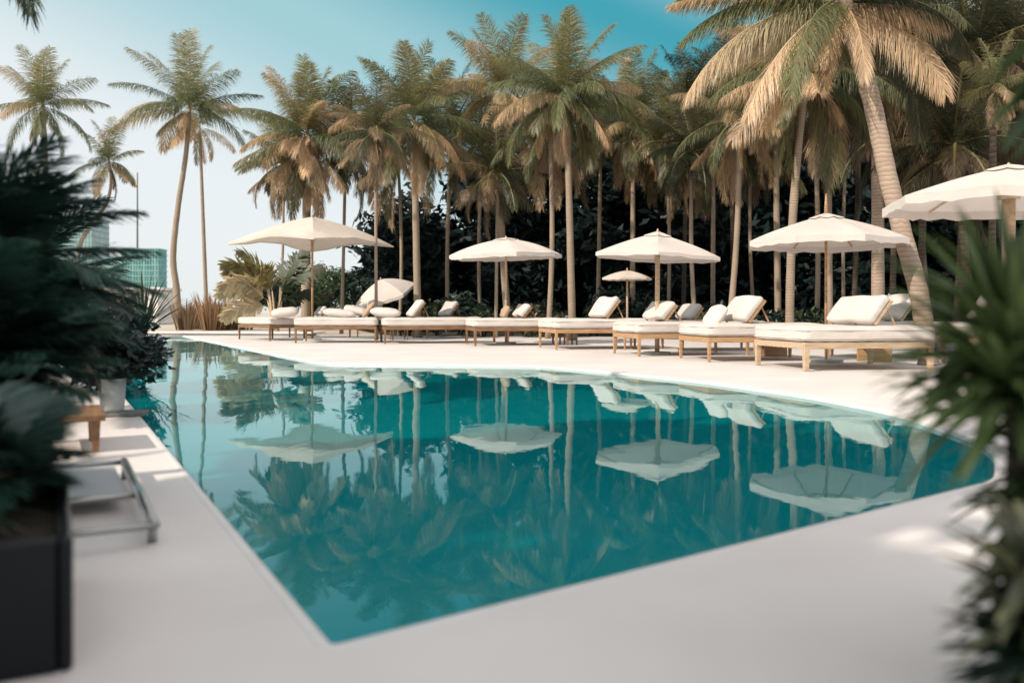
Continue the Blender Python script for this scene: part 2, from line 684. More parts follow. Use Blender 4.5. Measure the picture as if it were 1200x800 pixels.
# rounded right end
def bev(poly, rads):
    out = []
    n = len(poly)
    for i, p in enumerate(poly):
        r = rads.get(i, 0)
        if not r:
            out.append(p)
            continue
        a = (poly[i - 1] - p).normalized()
        b = (poly[(i + 1) % n] - p).normalized()
        for k in range(7):
            t = k / 6
            out.append((p + a * r) * (1 - t) ** 2 + p * 2 * t * (1 - t) + (p + b * r) * t ** 2)
    return out


pool = bev(pool, {1: 0.2, 2: 0.5, 3: 0.5, 4: 0.4, 5: 0.4, 6: 0.3, 7: 0.12, 8: 0.2, 9: 1.2, 0: 0.02})
DX0, DX1, DY0, DY1 = -26, 30, -12, 31.5
deck_out = [Vector(v) for v in ((DX0, DY0, 0), (DX1, DY0, 0), (DX1, 25.5, 0), (12, 27.5, 0), (-6, 29.0, 0), (-9.0, DY1, 0), (DX0, DY1 + 4, 0))]


def sheet(name, outer, hole, z, mat):
    bm = bmesh.new()
    for loop in (outer, hole):
        if not loop:
            continue
        vs = [bm.verts.new((v.x, v.y, z)) for v in loop]
        for i in range(len(vs)):
            bm.edges.new((vs[i], vs[(i + 1) % len(vs)]))
    bmesh.ops.triangle_fill(bm, use_beauty=True, use_dissolve=False, edges=bm.edges[:])
    for f in bm.faces:
        if f.normal.z < 0:
            f.normal_flip()
    me = bpy.data.meshes.new(name)
    bm.to_mesh(me)
    bm.free()
    return tag(obj(name, me, mat), kind='structure')


def offset(poly, d):
    out = []
    n = len(poly)
    for i in range(n):
        a = (poly[i] - poly[i - 1]).normalized()
        b = (poly[(i + 1) % n] - poly[i]).normalized()
        na = Vector((a.y, -a.x, 0))
        nb = Vector((b.y, -b.x, 0))
        m = (na + nb).normalized()
        out.append(poly[i] + m * d / max(0.4, m.dot(na)))
    return out


cop_out = offset(pool, 0.035)
sheet('deck', deck_out, cop_out, 0.0, M['deck'])
# coping: a rounded lip between deck and water
lip = [(0.035, -0.002), (0.033, 0.002), (0.020, 0.003), (0.006, 0.002), (0.0, -0.004), (0.0, -0.05)]
V, Fc = [], []
npool = len(pool)
for dd, z in lip:
    V += [(v.x, v.y, z) for v in offset(pool, dd)]
for i in range(len(lip) - 1):
    for k in range(npool):
        a, b = i * npool + k, i * npool + (k + 1) % npool
        Fc.append((a, b, b + npool, a + npool))
me = bpy.data.meshes.new('pool_coping')
me.from_pydata(V, [], Fc)
tag(obj('pool_coping', me, M['coping']), kind='structure')
smooth_angle(bpy.data.objects['pool_coping'], 50)
# basin
V = [(v.x, v.y, -0.048) for v in pool] + [(v.x, v.y, -1.5) for v in pool]
Fc = [(k, k + npool, (k + 1) % npool + npool, (k + 1) % npool) for k in range(npool)]
me = bpy.data.meshes.new('pool_wall')
me.from_pydata(V, [], Fc)
tag(obj('pool_wall', me, M['tile']), kind='structure')
sheet('pool_floor', pool, None, -1.5, M['tile'])
sheet('water', pool, None, -0.03, M['water'])
sheet('ground', [Vector(v) for v in ((-1500, -300, 0), (1500, -300, 0), (1500, 2500, 0), (-1500, 2500, 0))], deck_out, -0.05, M['sand'])
# edge of the deck slab
V = [(v.x, v.y, 0.0) for v in deck_out] + [(v.x, v.y, -0.05) for v in deck_out]
nd = len(deck_out)
me = bpy.data.meshes.new('deck_edge')
me.from_pydata(V, [], [(k, k + nd, (k + 1) % nd + nd, (k + 1) % nd) for k in range(nd)])
tag(obj('deck_edge', me, M['deck']), kind='structure')
# dark planted bed below the grove
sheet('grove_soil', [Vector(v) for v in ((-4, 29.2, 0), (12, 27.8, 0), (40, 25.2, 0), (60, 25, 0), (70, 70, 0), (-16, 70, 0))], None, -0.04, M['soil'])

# raised ledge at the far left end of the pool
b = MB()
c0, c1 = G(213, 392), G(292, 399)
b.box((-10.2, 30.0, 0.10), (7.2, 1.2, 0.05), Euler((0, 0, R(-8))), 0.02)
b.box((-10.2, 30.0, 0.04), (6.6, 0.9, 0.08), Euler((0, 0, R(-8))))
tag(b.build('stone_ledge', M['deck']), 'long low white stone ledge at the far left end of the pool', 'ledge')

# ------------------------------------------------------------------ daybeds
def rounded_slab(L, W, H, bev_r=0.06, seed=0, sag=0.012):
    bm = bmesh.new()
    bmesh.ops.create_cube(bm, size=1)
    for v in bm.verts:
        v.co = Vector((v.co.x * L, v.co.y * W, v.co.z * H))
    bmesh.ops.subdivide_edges(bm, edges=bm.edges[:], cuts=5, use_grid_fill=True)
    r = min(bev_r, H * 0.45)
    rng = random.Random(seed)
    ph = [rng.uniform(0, 6.28) for _ in range(6)]
    bmesh.ops.subdivide_edges(bm, edges=bm.edges[:], cuts=2, use_grid_fill=True)
    hx, hy, hz = L / 2 - r, W / 2 - r, H / 2 - r
    for v in bm.verts:
        c = Vector((max(-hx, min(hx, v.co.x)), max(-hy, min(hy, v.co.y)), max(-hz, min(hz, v.co.z))))
        d = v.co - c
        if d.length > 1e-6:
            v.co = c + d.normalized() * r
        x, y, z = v.co
        k = sag * (math.sin(x * 5 + ph[0]) * math.sin(y * 4.3 + ph[1]) + 0.5 * math.sin(x * 11 + ph[2] + y * 7))
        v.co.z += k * (1 if z > 0 else 0.3)
        v.co.y += sag * 0.6 * math.sin(x * 7 + ph[3]) * math.sin(z * 9 + ph[4])
        v.co.x += sag * 0.5 * math.sin(y * 8 + ph[5])
    me = bpy.data.meshes.new('slab')
    bm.to_mesh(me)
    bm.free()
    return me


def bed(corner, rz, L=2.2, W=1.5, back=None, label='', wood='wood', fab='fabric', cat='daybed', seed=0, thick=(0.06, 0.06), top=0.66, group='daybeds along the far side of the pool', ang=36):
    """corner = near-left foot corner on the deck; x runs foot -> head, y away from the pool"""
    c = Vector((math.cos(rz), math.sin(rz), 0))
    s = Vector((-math.sin(rz), math.cos(rz), 0))
    ctr = Vector(corner) + c * L / 2 + s * W / 2
    root = empty('daybed', ctr, rz, label, cat, group)
    wm = M[wood]
    mt, mb = top, top - 0.22
    o = obj('mattress', rounded_slab(L + 0.04, W + 0.04, mt - mb, 0.075, seed), M[fab], root, True)
    o.location = (0, 0, (mt + mb) / 2)
    hx, hy, cr = L / 2 + 0.021, W / 2 + 0.021, 0.07
    for zz in (0.055, -0.055):
        ring = []
        for q, (sx, sy) in enumerate(((1, 1), (-1, 1), (-1, -1), (1, -1))):
            for k in range(5):
                t = math.pi / 2 * (q + k / 4)
                ring.append((sx * (hx - cr) + cr * math.cos(t), sy * (hy - cr) + cr * math.sin(t), zz))
        ring.append(ring[0])
        MB().tube(ring, 0.008, 6, cap=False).build('piping', M[fab], o, True)
    b = MB()
    fh = 0.085
    fz = mb - fh / 2
    b.box((0, -W / 2 + 0.02, fz), (L, 0.04, fh), bevel=0.006)
    b.box((0, W / 2 - 0.02, fz), (L, 0.04, fh), bevel=0.006)
    b.box((-L / 2 + 0.02, 0, fz), (0.04, W - 0.08, fh), bevel=0.006)
    b.box((L / 2 - 0.02, 0, fz), (0.04, W - 0.08, fh), bevel=0.006)
    for i in range(9):
        b.box((-L / 2 + L * (i + 0.5) / 9, 0, mb - 0.02), (0.1, W - 0.08, 0.02))
    b.build('frame', wm, root)
    lh = mb - fh
    for sx in (-1, 1):
        for sy in (-1, 1):
            MB().box((sx * (L / 2 - thick[0] / 2 + 0.003), sy * (W / 2 - thick[1] / 2 + 0.003), (lh + fh - 0.01) / 2), (thick[0], thick[1], lh + fh - 0.012), bevel=0.006, taper=0.72).build('leg', wm, root)
    if back:
        h, bl = back     # hinge from the foot end, length of the rest
        a = R(ang)
        hx = -L / 2 + h
        yo, bw = 0.12, W - 0.34
        rot = Euler((0, -a, 0))
        u = Vector((math.cos(a), 0, math.sin(a)))
        nrm = Vector((-math.sin(a), 0, math.cos(a)))
        p0 = Vector((hx, yo, mt + 0.01))
        m = obj('backrest', rounded_slab(bl + .04, bw, 0.13, 0.055, seed + 5, 0.014), M[fab], root, True)
        m.location = p0 + u * bl / 2 + nrm * 0.09
        m.rotation_euler = rot
        b = MB()
        for y in (-bw / 2 + 0.03, bw / 2 - 0.03):
            b.box(p0 - Vector((0, yo, 0)) + u * bl / 2 + Vector((0, y + yo, 0)) + nrm * 0.012, (bl, 0.05, 0.045), rot, 0.005)
        for k in range(6):
            b.box(p0 + u * (0.06 + (bl - 0.12) * k / 5) + nrm * 0.012, (0.07, bw - 0.12, 0.02), rot)
        for y in (-bw / 2 + 0.09, bw / 2 - 0.09):
            tp = p0 + u * bl * 0.78 + Vector((0, y, 0))
            b.tube([tp, (tp.x + 0.16, tp.y, mt - 0.01)], 0.015, 8)
        b.build('backrest_frame', wm, root)
    return root


def pillow(px, py, d, s=(0.55, 0.4, 0.2), rot=(0, 0, 0), mat='fabric', label='', seed=0):
    bm = bmesh.new()
    bmesh.ops.create_uvsphere(bm, u_segments=28, v_segments=16, radius=1)
    rng = random.Random(seed)
    ph = rng.uniform(0, 6)
    for v in bm.verts:
        x, y, z = v.co
        f = lambda t: math.copysign(abs(t) ** 0.55, t)
        x2, y2 = f(x), f(y)
        e = 1 - 0.55 * (abs(x2) * abs(y2)) ** 2
        v.co = Vector((x2 * s[0] / 2 * (1 + 0.02 * math.sin(9 * y + ph)), y2 * s[1] / 2, z * s[2] / 2 * e + 0.012 * math.sin(7 * x2 + ph) * math.cos(5 * y2)))
    me = bpy.data.meshes.new('pillow')
    bm.to_mesh(me)
    bm.free()
    o = obj('pillow', me, M[mat], None, True)
    o.location = P(px, py, d)
    o.rotation_euler = rot
    tag(o, label, 'pillow')
    return o


A8 = R(9)
bed(Vector((-8.2, 25.55, 0)), R(-50), 2.2, 1.1, None, 'flat daybed seen end-on at the far left end of the row', 'wood_dark', seed=1)
bed(G(345, 402.0), R(3), 2.12, 1.5, None, 'long flat daybed below the leftmost parasol with pillows on it', 'wood_dark', seed=2)
bed(G(450, 403.0), R(12), 2.36, 1.5, (0.80, 0.48), 'dark-framed daybed with raised back right of the leaning small parasol', 'wood_dark', seed=3, ang=52, top=0.66)
bed(G(556, 405.6), R(11), 2.3, 1.5, (1.28, 0.32), 'daybed with low raised back below the round domed parasol', 'wood_dark', seed=4, ang=52, top=0.66)
bed(G(651, 410.0), R(12), 2.35, 1.5, (1.26, 0.50), 'daybed with tall grey backrest left of the small flat parasol', 'wood', seed=5, ang=52, top=0.66)
bed(G(748, 418.0), R(13), 2.2, 1.35, (0.68, 0.36), 'daybed with short white backrest below the pointed middle parasol', 'wood', seed=6, ang=52, top=0.63)
bed(G(830, 424.5), R(9), 2.1, 1.35, (0.85, 0.46), 'pale teak daybed with wide grey backrest left of the ring-trunk palm', 'wood', seed=7, ang=52, top=0.62)
bed(G(943, 435.5), R(10), 1.95, 1.5, (1.25, 0.43), 'nearest pale teak daybed with thick block legs and white backrest', 'wood_pale', seed=8, thick=(0.085, 0.085), ang=52, top=0.61)
# second row
bed(Vector((-2.6, 26.0, 0)), R(30), 1.9, 1.1, (0.95, 0.50), 'daybed in the second row whose grey back shows between two palm trunks', 'wood_dark', fab='fabric2', seed=11, ang=52, top=0.66)
bed(Vector((6.15, 14.6, 0)), R(8), 1.9, 1.4, (0.75, 0.50), 'white daybed standing behind the nearest teak daybed', 'wood_pale', seed=12, ang=52, top=0.63)
bed(Vector((7.1, 12.4, 0)), R(10), 1.9, 1.3, (0.50, 0.50), 'white daybed half hidden by the blurred plant below the right parasol', 'wood_pale', seed=13, ang=52, top=0.63)
bed(Vector((3.5, 17.6, 0)), R(9), 1.9, 1.3, (0.40, 0.32), 'sand coloured low daybed behind the two middle daybeds', 'wood', fab='fabric2', seed=14, ang=52, top=0.63)
bed(Vector((-6.7, 26.3, 0)), R(24), 2.0, 1.1, (0.90, 0.30), 'daybed behind the leftmost parasol pole in the second row', 'wood_dark', seed=15, ang=52, top=0.66)

pillow(334, 366, 23.9, (0.75, 0.45, 0.26), (0.2, -0.1, 0.2), label='plump white pillow at the far left end of the daybeds', seed=1)
pillow(398, 367, 23.0, (0.9, 0.45, 0.22), (0.1, 0.1, 0.1), label='long white pillow right of the leftmost parasol pole', seed=2)
pillow(418, 364, 23.4, (0.7, 0.5, 0.22), (0.1, 0.25, 0.0), label='white pillow leaning on a tan pillow', seed=3)
pillow(432, 363, 23.2, (0.5, 0.42, 0.15), (0.1, -0.9, 0.1), 'fabric_tan', label='slim tan pillow propped up beside the white pillows', seed=4)
pillow(452, 366, 22.6, (0.8, 0.5, 0.24), (0.1, 0.1, 0.0), label='low white pillow below the leaning small parasol', seed=5)
pillow(592, 365, 20.9, (0.32, 0.3, 0.16), (0.3, -1.1, 0.1), 'fabric_tan', label='small tan cushion at the foot of the domed parasol', seed=6)
pillow(838, 370, 14.6, (0.45, 0.4, 0.16), (0.3, -0.9, 0.2), label='small square white pillow leaning on the wide grey backrest', seed=7)


# small side tables seen between and beneath the daybeds
def side_table(loc, s=0.42, h=0.42, rz=0.0, mat='wood', label='', solid=False):
    r = empty('side_table', loc, rz, label, 'side table', 'side tables behind the daybeds')
    MB().box((0, 0, h - 0.02), (s, s, 0.04), bevel=0.006).build('table_top', M[mat], r)
    if solid:
        for sy in (-1, 1):
            MB().box((0, sy * (s / 2 - 0.04), h / 2 - 0.02), (s - 0.06, 0.03, h - 0.045), bevel=0.004).build('side_panel', M[mat], r)
    else:
        for sx in (-1, 1):
            for sy in (-1, 1):
                MB().box((sx * (s / 2 - 0.04), sy * (s / 2 - 0.04), h / 2 - 0.02), (0.045, 0.045, h - 0.042), bevel=0.004, taper=0.7).build('leg', M[mat], r)
    return r


for i, (x, y, s, h, rz, so, lb) in enumerate([
    (4.75, 15.7, 0.5, 0.34, 0.2, True, 'block-shaped teak side table seen beneath the nearest two daybeds'),
    (5.9, 13.9, 0.45, 0.34, 0.1, True, 'block-shaped teak side table behind the nearest daybed'),
    (2.5, 18.4, 0.45, 0.36, 0.4, False, 'small teak side table behind the tall grey backrest'),
    (-0.3, 23.2, 0.45, 0.4, 0.1, False, 'small teak side table behind the low-backed daybed'),
    (-3.3, 24.9, 0.5, 0.4, 0.3, False, 'small dark teak side table behind the flat daybed'),
    (1.4, 21.2, 0.4, 0.36, 0.3, False, 'small teak side table standing left of the pale palm trunk'),
]):
    side_table((x, y, 0), s, h, rz, 'wood' if i < 3 else 'wood_dark', lb, so)


# ------------------------------------------------------------------ parasols
def parasol(apex, rad, edge_z, n=8, rz=0.0, label='', round_=0.35, arch=0.0, tilt=(0, 0), pole_r=0.03, mat='canopy', finial=0.08, wood='wood_pale', val=0.05, seed=0, pole_foot=None, vent=True):
    """canopy on a wooden pole; apex world point, edge at world z edge_z"""
    root = empty('parasol', (apex.x, apex.y, 0), rz, label, 'parasol', 'parasols beside the pool')
    H = apex.z - edge_z
    rng = random.Random(seed)
    sub, rings = 6, 12
    V, Fc = [], []
    m = n * sub
    rot = Euler((tilt[0], tilt[1], 0)).to_matrix()
    piv = Vector((0, 0, edge_z + H * 0.5))
    ph = [rng.uniform(0, 6.28) for _ in range(4)]

    def surf(t, k, dz=0.0):
        a = 2 * math.pi * k / m
        ks = (k % sub) / sub
        tip = math.cos(math.pi / n) / math.cos(math.pi / n - abs(ks) * 2 * math.pi / n)
        r = rad * t * tip
        z = H * (1 - ((1 - round_) * t + round_ * t * t))
        z -= 0.035 * rad * math.sin(math.pi * ks) * t * (1 - t) * 2.0     # cloth sags between ribs
        z += arch * math.sin(math.pi * ks) ** 1.3 * t ** 3
        z += 0.008 * rad * math.sin(3 * a + ph[0]) * t + 0.006 * rad * math.sin(11 * a + ph[1] + 5 * t) * t
        p = Vector((r * math.cos(a), r * math.sin(a), edge_z + z + dz))
        return rot @ (p - piv) + piv
    for i in range(rings + 1):
        for k in range(m):
            V.append(surf(max(0.03, i / rings), k))
    for i in range(rings):
        for k in range(m):
            a, b = i * m + k, i * m + (k + 1) % m
            Fc.append((a, a + m, b + m, b))
    Fc.append(tuple(range(m)))
    k0 = rings * m
    vb = len(V)
    for k in range(m):        # short valance
        V.append(V[k0 + k] + Vector((0, 0, -val * (0.85 + 0.3 * abs(math.sin(k * 1.7))))))
    for k in range(m):
        a, b = k0 + k, k0 + (k + 1) % m
        Fc.append((a, vb + k, vb + (k + 1) % m, b))
    bm = MB()
    bm.add(V, Fc)
    cn = bm.build('canopy', M[mat], root)
    smooth_angle(cn, 32)
    if vent:
        V, Fc = [], []
        for i in range(5):
            for k in range(m):
                t = 0.03 + 0.2 * i / 4
                V.append(surf(t, k, 0.035 - 0.004 * i))
        for i in range(4):
            for k in range(m):
                a, b = i * m + k, i * m + (k + 1) % m
                Fc.append((a, a + m, b + m, b))
        Fc.append(tuple(range(m)))
        b = MB()
        b.add(V, Fc)
        vt = b.build('vent_flap', M[mat], cn)
        smooth_angle(vt, 32)
    top = rot @ (Vector((0, 0, apex.z)) - piv) + piv
    foot = Vector(pole_foot) if pole_foot else Vector((0, 0, 0))
    MB().tube([foot, top + Vector((0, 0, -0.03))], pole_r, 12).build('pole', M[wood], root, True)
    MB().tube([top - Vector((0, 0, 0.02)), top + Vector((0, 0, finial * .6)), top + Vector((0, 0, finial))], [0.03, 0.022, 0.008], 10).build('finial', M[wood], root, True)
    MB().tube([foot, foot + Vector((0, 0, 0.05)), foot + Vector((0, 0, 0.06))], [0.26, 0.26, 0.05], 24).build('base', M['pot'], root)
    hub = top + (foot - top).normalized() * (H * 0.85)
    MB().tube([hub + Vector((0, 0, 0.05)), hub - Vector((0, 0, 0.05))], pole_r * 1.7, 12).build('hub', M[wood], root, True)
    for q in range(n):
        pts = [surf(t, q * sub, -0.022) for t in (0.05, 0.3, 0.55, 0.8, 0.98)]
        rb = MB().tube(pts, 0.011, 6).build('rib', M[wood], root)
        MB().tube([hub, surf(0.5, q * sub, -0.03)], 0.009, 6).build('strut', M[wood], rb)
    return root


def U(px, py_apex, py_edge, d, width_px, **kw):
    ap = P(px, py_apex, d)
    ez = CAM_H + (HOR - py_edge) / F * d
    return parasol(ap, width_px / 2 / F * d, ez, **kw)


U(366, 254, 287, 24.4, 190, n=4, rz=R(14), label='square sand coloured parasol with drooping corners, leftmost of the parasols', round_=0.45, arch=0.15, mat='canopy_tan', seed=1, val=0.04, wood='wood', finial=0.06, vent=False)
U(593, 280, 299, 21.5, 134, n=8, rz=R(10), label='white parasol with a rounded dome above the middle of the daybed row', round_=0.8, tilt=(R(1), R(-1.5)), seed=2, val=0.09)
U(770, 273, 300, 16.3, 160, n=6, rz=R(22), label='white parasol with a sharp peak and slightly bent pole behind the middle daybeds', round_=0.25, tilt=(R(2), R(2.5)), seed=3, val=0.06, pole_r=0.045)
U(968, 252, 283, 13.6, 184, n=8, rz=R(5), label='wide white parasol with a tall white finial above the nearest daybeds', round_=0.35, seed=4, val=0.09, finial=0.34, pole_r=0.022, wood='wood')
U(1182, 196, 234, 9.6, 276, n=8, rz=R(12), label='largest white parasol with a thick pale pole at the right edge', round_=0.35, seed=5, val=0.10, pole_r=0.07, finial=0.05, wood='wood_pale')
U(735, 317, 326, 24.5, 60, n=6, rz=R(8), label='small flat sand coloured parasol far behind the peaked parasol', round_=0.7, seed=6, mat='canopy_tan', val=0.05, vent=False)
U(449, 327, 345, 28.6, 74, n=6, rz=R(8), label='small low parasol leaning to the left behind the pillows', round_=0.7, tilt=(R(14), R(-20)), seed=7, val=0.1, vent=False)

# ------------------------------------------------------------------ palms of the picture
palm('palm_tree', 'left palm whose crown shows above the dark foreground fronds', G(40, 388), P(50, 125, 34), .17, .12, 2.5, 101, bow=(0.3, 0, 0), n_fr=20, leaf=60, tan=.3, sk=2)
palm('palm_tree', 'thin crooked palm with a small crown left of the tall twin palms', G(96, 388), P(128, 190, 36), .12, .07, 1.9, 102, n_fr=13, leaf=52, tan=.5, sk=4,
     path=[G(96, 388), P(92, 300, 36), P(104, 268, 36), P(124, 240, 36), P(130, 215, 36), P(128, 190, 36)])
palm('palm_tree', 'tall palm with long horizontal fronds and a gently bent trunk', P(208, 383, 46), P(222, 128, 46), .26, .15, 4.2, 103, n_fr=17, leaf=70, tan=.3, sk=3, skL=3.0, w=.05, up=7, lo=0.0,
     path=[P(210, 386, 46), P(207, 340, 46), P(203, 300, 46), P(209, 240, 46), P(218, 180, 46), P(222, 128, 46)],
     extra=[dict(az=R(180), e0=R(38), bend=R(45), L=4.9, n=85, ll=1.0, droop=.55, w=.05, c0=DEEP, c1=GREEN),
            dict(az=R(8), e0=R(30), bend=R(40), L=4.0, n=85, ll=.9, droop=.5, w=.05, c0=DEEP, c1=DEEP),
            dict(az=R(-10), e0=R(2), bend=R(30), L=5.2, n=85, ll=1.1, droop=.7, w=.05, c0=DEEP, c1=OLIVE),
            dict(az=R(190), e0=R(0), bend=R(45), L=5.0, n=85, ll=1.1, droop=.8, w=.05, c0=GREEN, c1=TAN)])
palm('palm_tree', 'slim straight palm close behind the bent tall palm, the right trunk of the pair', P(243, 384, 50), P(234, 150, 50), .17, .11, 2.6, 104, n_fr=9, leaf=50, tan=.5, sk=3, skL=3.0, w=.05)
palm('palm_tree', 'palm with a thick shaggy skirt of tan fronds above the leftmost parasol', P(358, 384, 33), P(360, 158, 33), .26, .2, 3.1, 105, n_fr=24, leaf=80, tan=.25, sk=26, skL=3.2, w=.045, pale=.6, spread=1.5)
palm('palm_tree', 'palm with a hanging orange dead frond over a smooth pale trunk', P(490, 386, 27), P(485, 142, 27), .16, .13, 2.7, 106, n_fr=20, leaf=90, tan=.35, sk=10, skL=2.3,
     extra=[dict(az=R(-20), e0=R(-20), bend=R(60), L=2.7, n=90, ll=.8, droop=1.0, w=.04, c0=TAN, c1=TAN)])
palm('palm_tree', 'palm with a tall upright crown behind the domed parasol', P(597, 386, 29), P(588, 108, 29), .17, .13, 2.7, 107, n_fr=20, leaf=90, tan=.35, sk=12, skL=2.8, bow=(-.15, 0, 0), pale=.6,
     extra=[dict(az=R(185), e0=R(30), bend=R(75), L=3.2, n=90, ll=.9, droop=.8, w=.04, c0=OLIVE, c1=TAN)])
palm('palm_tree', 'tallest middle palm with a broad crown and straight tan trunk', P(671, 388, 24.5), P(664, 112, 24.5), .15, .11, 2.6, 108, n_fr=22, leaf=90, tan=.3, sk=11, skL=2.2, pale=.8,
     extra=[dict(az=R(200), e0=R(5), bend=R(70), L=2.0, n=90, ll=.6, droop=.9, w=.035, c0=STRAW, c1=STRAW),
            dict(az=R(0), e0=R(15), bend=R(60), L=2.6, n=90, ll=.8, droop=.9, w=.035, c0=DEEP, c1=OLIVE),
            dict(az=R(10), e0=R(62), bend=R(70), L=2.4, n=80, ll=.5, droop=.5, w=.035, c0=OLIVE, c1=STRAW)])
palm('palm_tree', 'dark green palm between the tallest middle palm and the big leaning palm', P(741, 386, 31), P(742, 148, 31), .14, .10, 2.6, 109, n_fr=24, leaf=76, tan=.15, sk=14, skL=2.6, w=.04)

# big near palm with leaning ringed trunk
BC = P(985, 0, 14)
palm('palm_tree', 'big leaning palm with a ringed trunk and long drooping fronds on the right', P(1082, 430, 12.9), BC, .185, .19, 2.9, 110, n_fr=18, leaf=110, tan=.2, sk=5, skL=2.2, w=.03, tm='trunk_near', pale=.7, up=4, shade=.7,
     path=[P(1088, 428, 13.0), P(1078, 350, 13.1), P(1058, 275, 13.3), P(1040, 205, 13.5), P(1022, 120, 13.8), P(1000, 40, 14), P(985, -8, 14)],
     extra=[dict(az=R(184), e0=R(-6), bend=R(58), L=3.1, n=170, ll=.95, droop=.95, w=.028, c0=GREEN, c1=STRAW, rach=.028, rc=STRAW),
            dict(az=R(205), e0=R(-30), bend=R(38), L=2.9, n=170, ll=.85, droop=1.1, w=.028, c0=TAN, c1=STRAW, rach=.028, rc=STRAW),
            dict(az=R(196), e0=R(-45), bend=R(28), L=2.6, n=150, ll=.8, droop=1.1, w=.028, c0=TAN * .8, c1=TAN, rach=.025),
            dict(az=R(178), e0=R(14), bend=R(30), L=2.8, n=150, ll=.6, droop=.7, w=.028, c0=GREEN, c1=TAN),
            dict(az=R(-80), e0=R(-40), bend=R(50), L=1.8, n=120, ll=.5, droop=1.1, w=.026, c0=TAN, c1=STRAW),
            dict(az=R(230), e0=R(-50), bend=R(40), L=1.7, n=120, ll=.5, droop=1.1, w=.026, c0=TAN, c1=TAN * .9),
            dict(az=R(170), e0=R(30), bend=R(60), L=2.8, n=150, ll=.75, droop=.8, w=.028, c0=DEEP, c1=GREEN),
            dict(az=R(-5), e0=R(-5), bend=R(40), L=2.2, n=120, ll=.6, droop=.9, w=.028, c0=DEEP * .5, c1=DEEP * .6),  # right-hand fronds, shade mixed into the leaf colour
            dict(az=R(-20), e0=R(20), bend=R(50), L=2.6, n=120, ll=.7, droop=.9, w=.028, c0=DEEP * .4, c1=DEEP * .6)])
palm('palm_tree', 'palm with a pale lower trunk directly left of the wide parasol pole', P(925, 386, 19), P(945, 85, 19), .13, .11, 2.5, 111, n_fr=20, leaf=90, tan=.6, sk=16, skL=2.5, w=.034, pale=.5, bow=(-.1, 0, 0))
palm('palm_tree', 'slim straight palm rising right behind the finial of the wide parasol', P(972, 386, 21), P(970, 95, 21), .12, .09, 2.4, 112, n_fr=18, leaf=70, tan=.3, sk=12, skL=2.4, dark=.25, tm='trunk')
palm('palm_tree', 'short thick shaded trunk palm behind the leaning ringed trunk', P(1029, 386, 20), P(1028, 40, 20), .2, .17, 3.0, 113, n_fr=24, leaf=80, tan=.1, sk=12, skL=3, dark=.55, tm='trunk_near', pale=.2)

# shared meshes (unit size 1 m fronds)
def variant(seed, dark, tan, sk):
    rng = np.random.default_rng(seed)
    return (green_crown(rng, 1.0, 20, 60, dark, tan, (), 0.015).mesh('crown'), skirt(rng, 0.95, sk, 55, dark, 0.015, .3).mesh('dead_fronds'))


var = [variant(11, .5, .5, 6), variant(12, 0.30, .6, 9), variant(13, .6, .3, 5)]
dvar = [variant(21, .72, .1, 8), variant(22, .65, .3, 10)]  # crowns darkened in colour to stand for the grove's shade
slim = [  # px base, px top, top y, distance, radius, frond length
    (441, 440, 178, 24.3, .065, 1.7), (468, 466, 205, 31, .09, 2.6), (563, 566, 190, 33, .10, 2.6), (581, 583, 225, 27, .075, 2.1),
    (642, 644, 180, 26, .11, 2.2), (525, 530, 175, 36, .12, 3.0), (700, 704, 185, 33, .11, 2.7), (782, 780, 190, 30, .09, 2.6), (816, 812, 200, 27, .10, 2.2), (835, 836, 190, 30, .12, 2.6),
    (853, 866, 165, 24, .12, 2.2), (885, 880, 190, 31, .09, 2.5), (912, 908, 150, 28, .15, 2.6), (957, 952, 130, 27, .11, 2.6), (989, 996, 120, 29, .08, 2.6), (400, 405, 195, 34, .10, 2.8), (325, 332, 215, 35, .08, 2.2)]
for i, (pb, pt, ty, d, r, L) in enumerate(slim):
    palm('palm_tree', 'slim palm with a thin pale trunk and brownish crown in the grove behind the parasols', P(pb, 386, d) * 1, P(pt, ty - 22, d), r, r * .8, L, 300 + i, group='slim palms of the grove', meshes=var[i % 3], bow=(0.12 * math.sin(i * 2.1), 0, 0))
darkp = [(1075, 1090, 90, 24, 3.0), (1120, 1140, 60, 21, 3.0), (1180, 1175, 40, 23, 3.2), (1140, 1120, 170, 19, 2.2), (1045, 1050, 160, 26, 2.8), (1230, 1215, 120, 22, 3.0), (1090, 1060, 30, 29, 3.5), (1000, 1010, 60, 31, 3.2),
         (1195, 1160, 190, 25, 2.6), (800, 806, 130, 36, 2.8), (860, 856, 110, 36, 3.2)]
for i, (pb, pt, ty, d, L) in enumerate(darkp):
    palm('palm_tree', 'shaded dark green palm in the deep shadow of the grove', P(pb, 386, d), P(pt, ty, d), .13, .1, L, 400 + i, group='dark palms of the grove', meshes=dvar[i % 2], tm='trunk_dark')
palm('palm_tree', 'small palm with tan hanging fronds in the dark upper right of the grove', P(1162, 386, 17), P(1164, 100, 17), .10, .08, 1.0, 451, n_fr=8, leaf=60, tan=.9, sk=8, skL=1.1, w=.03, tm='trunk_dark')


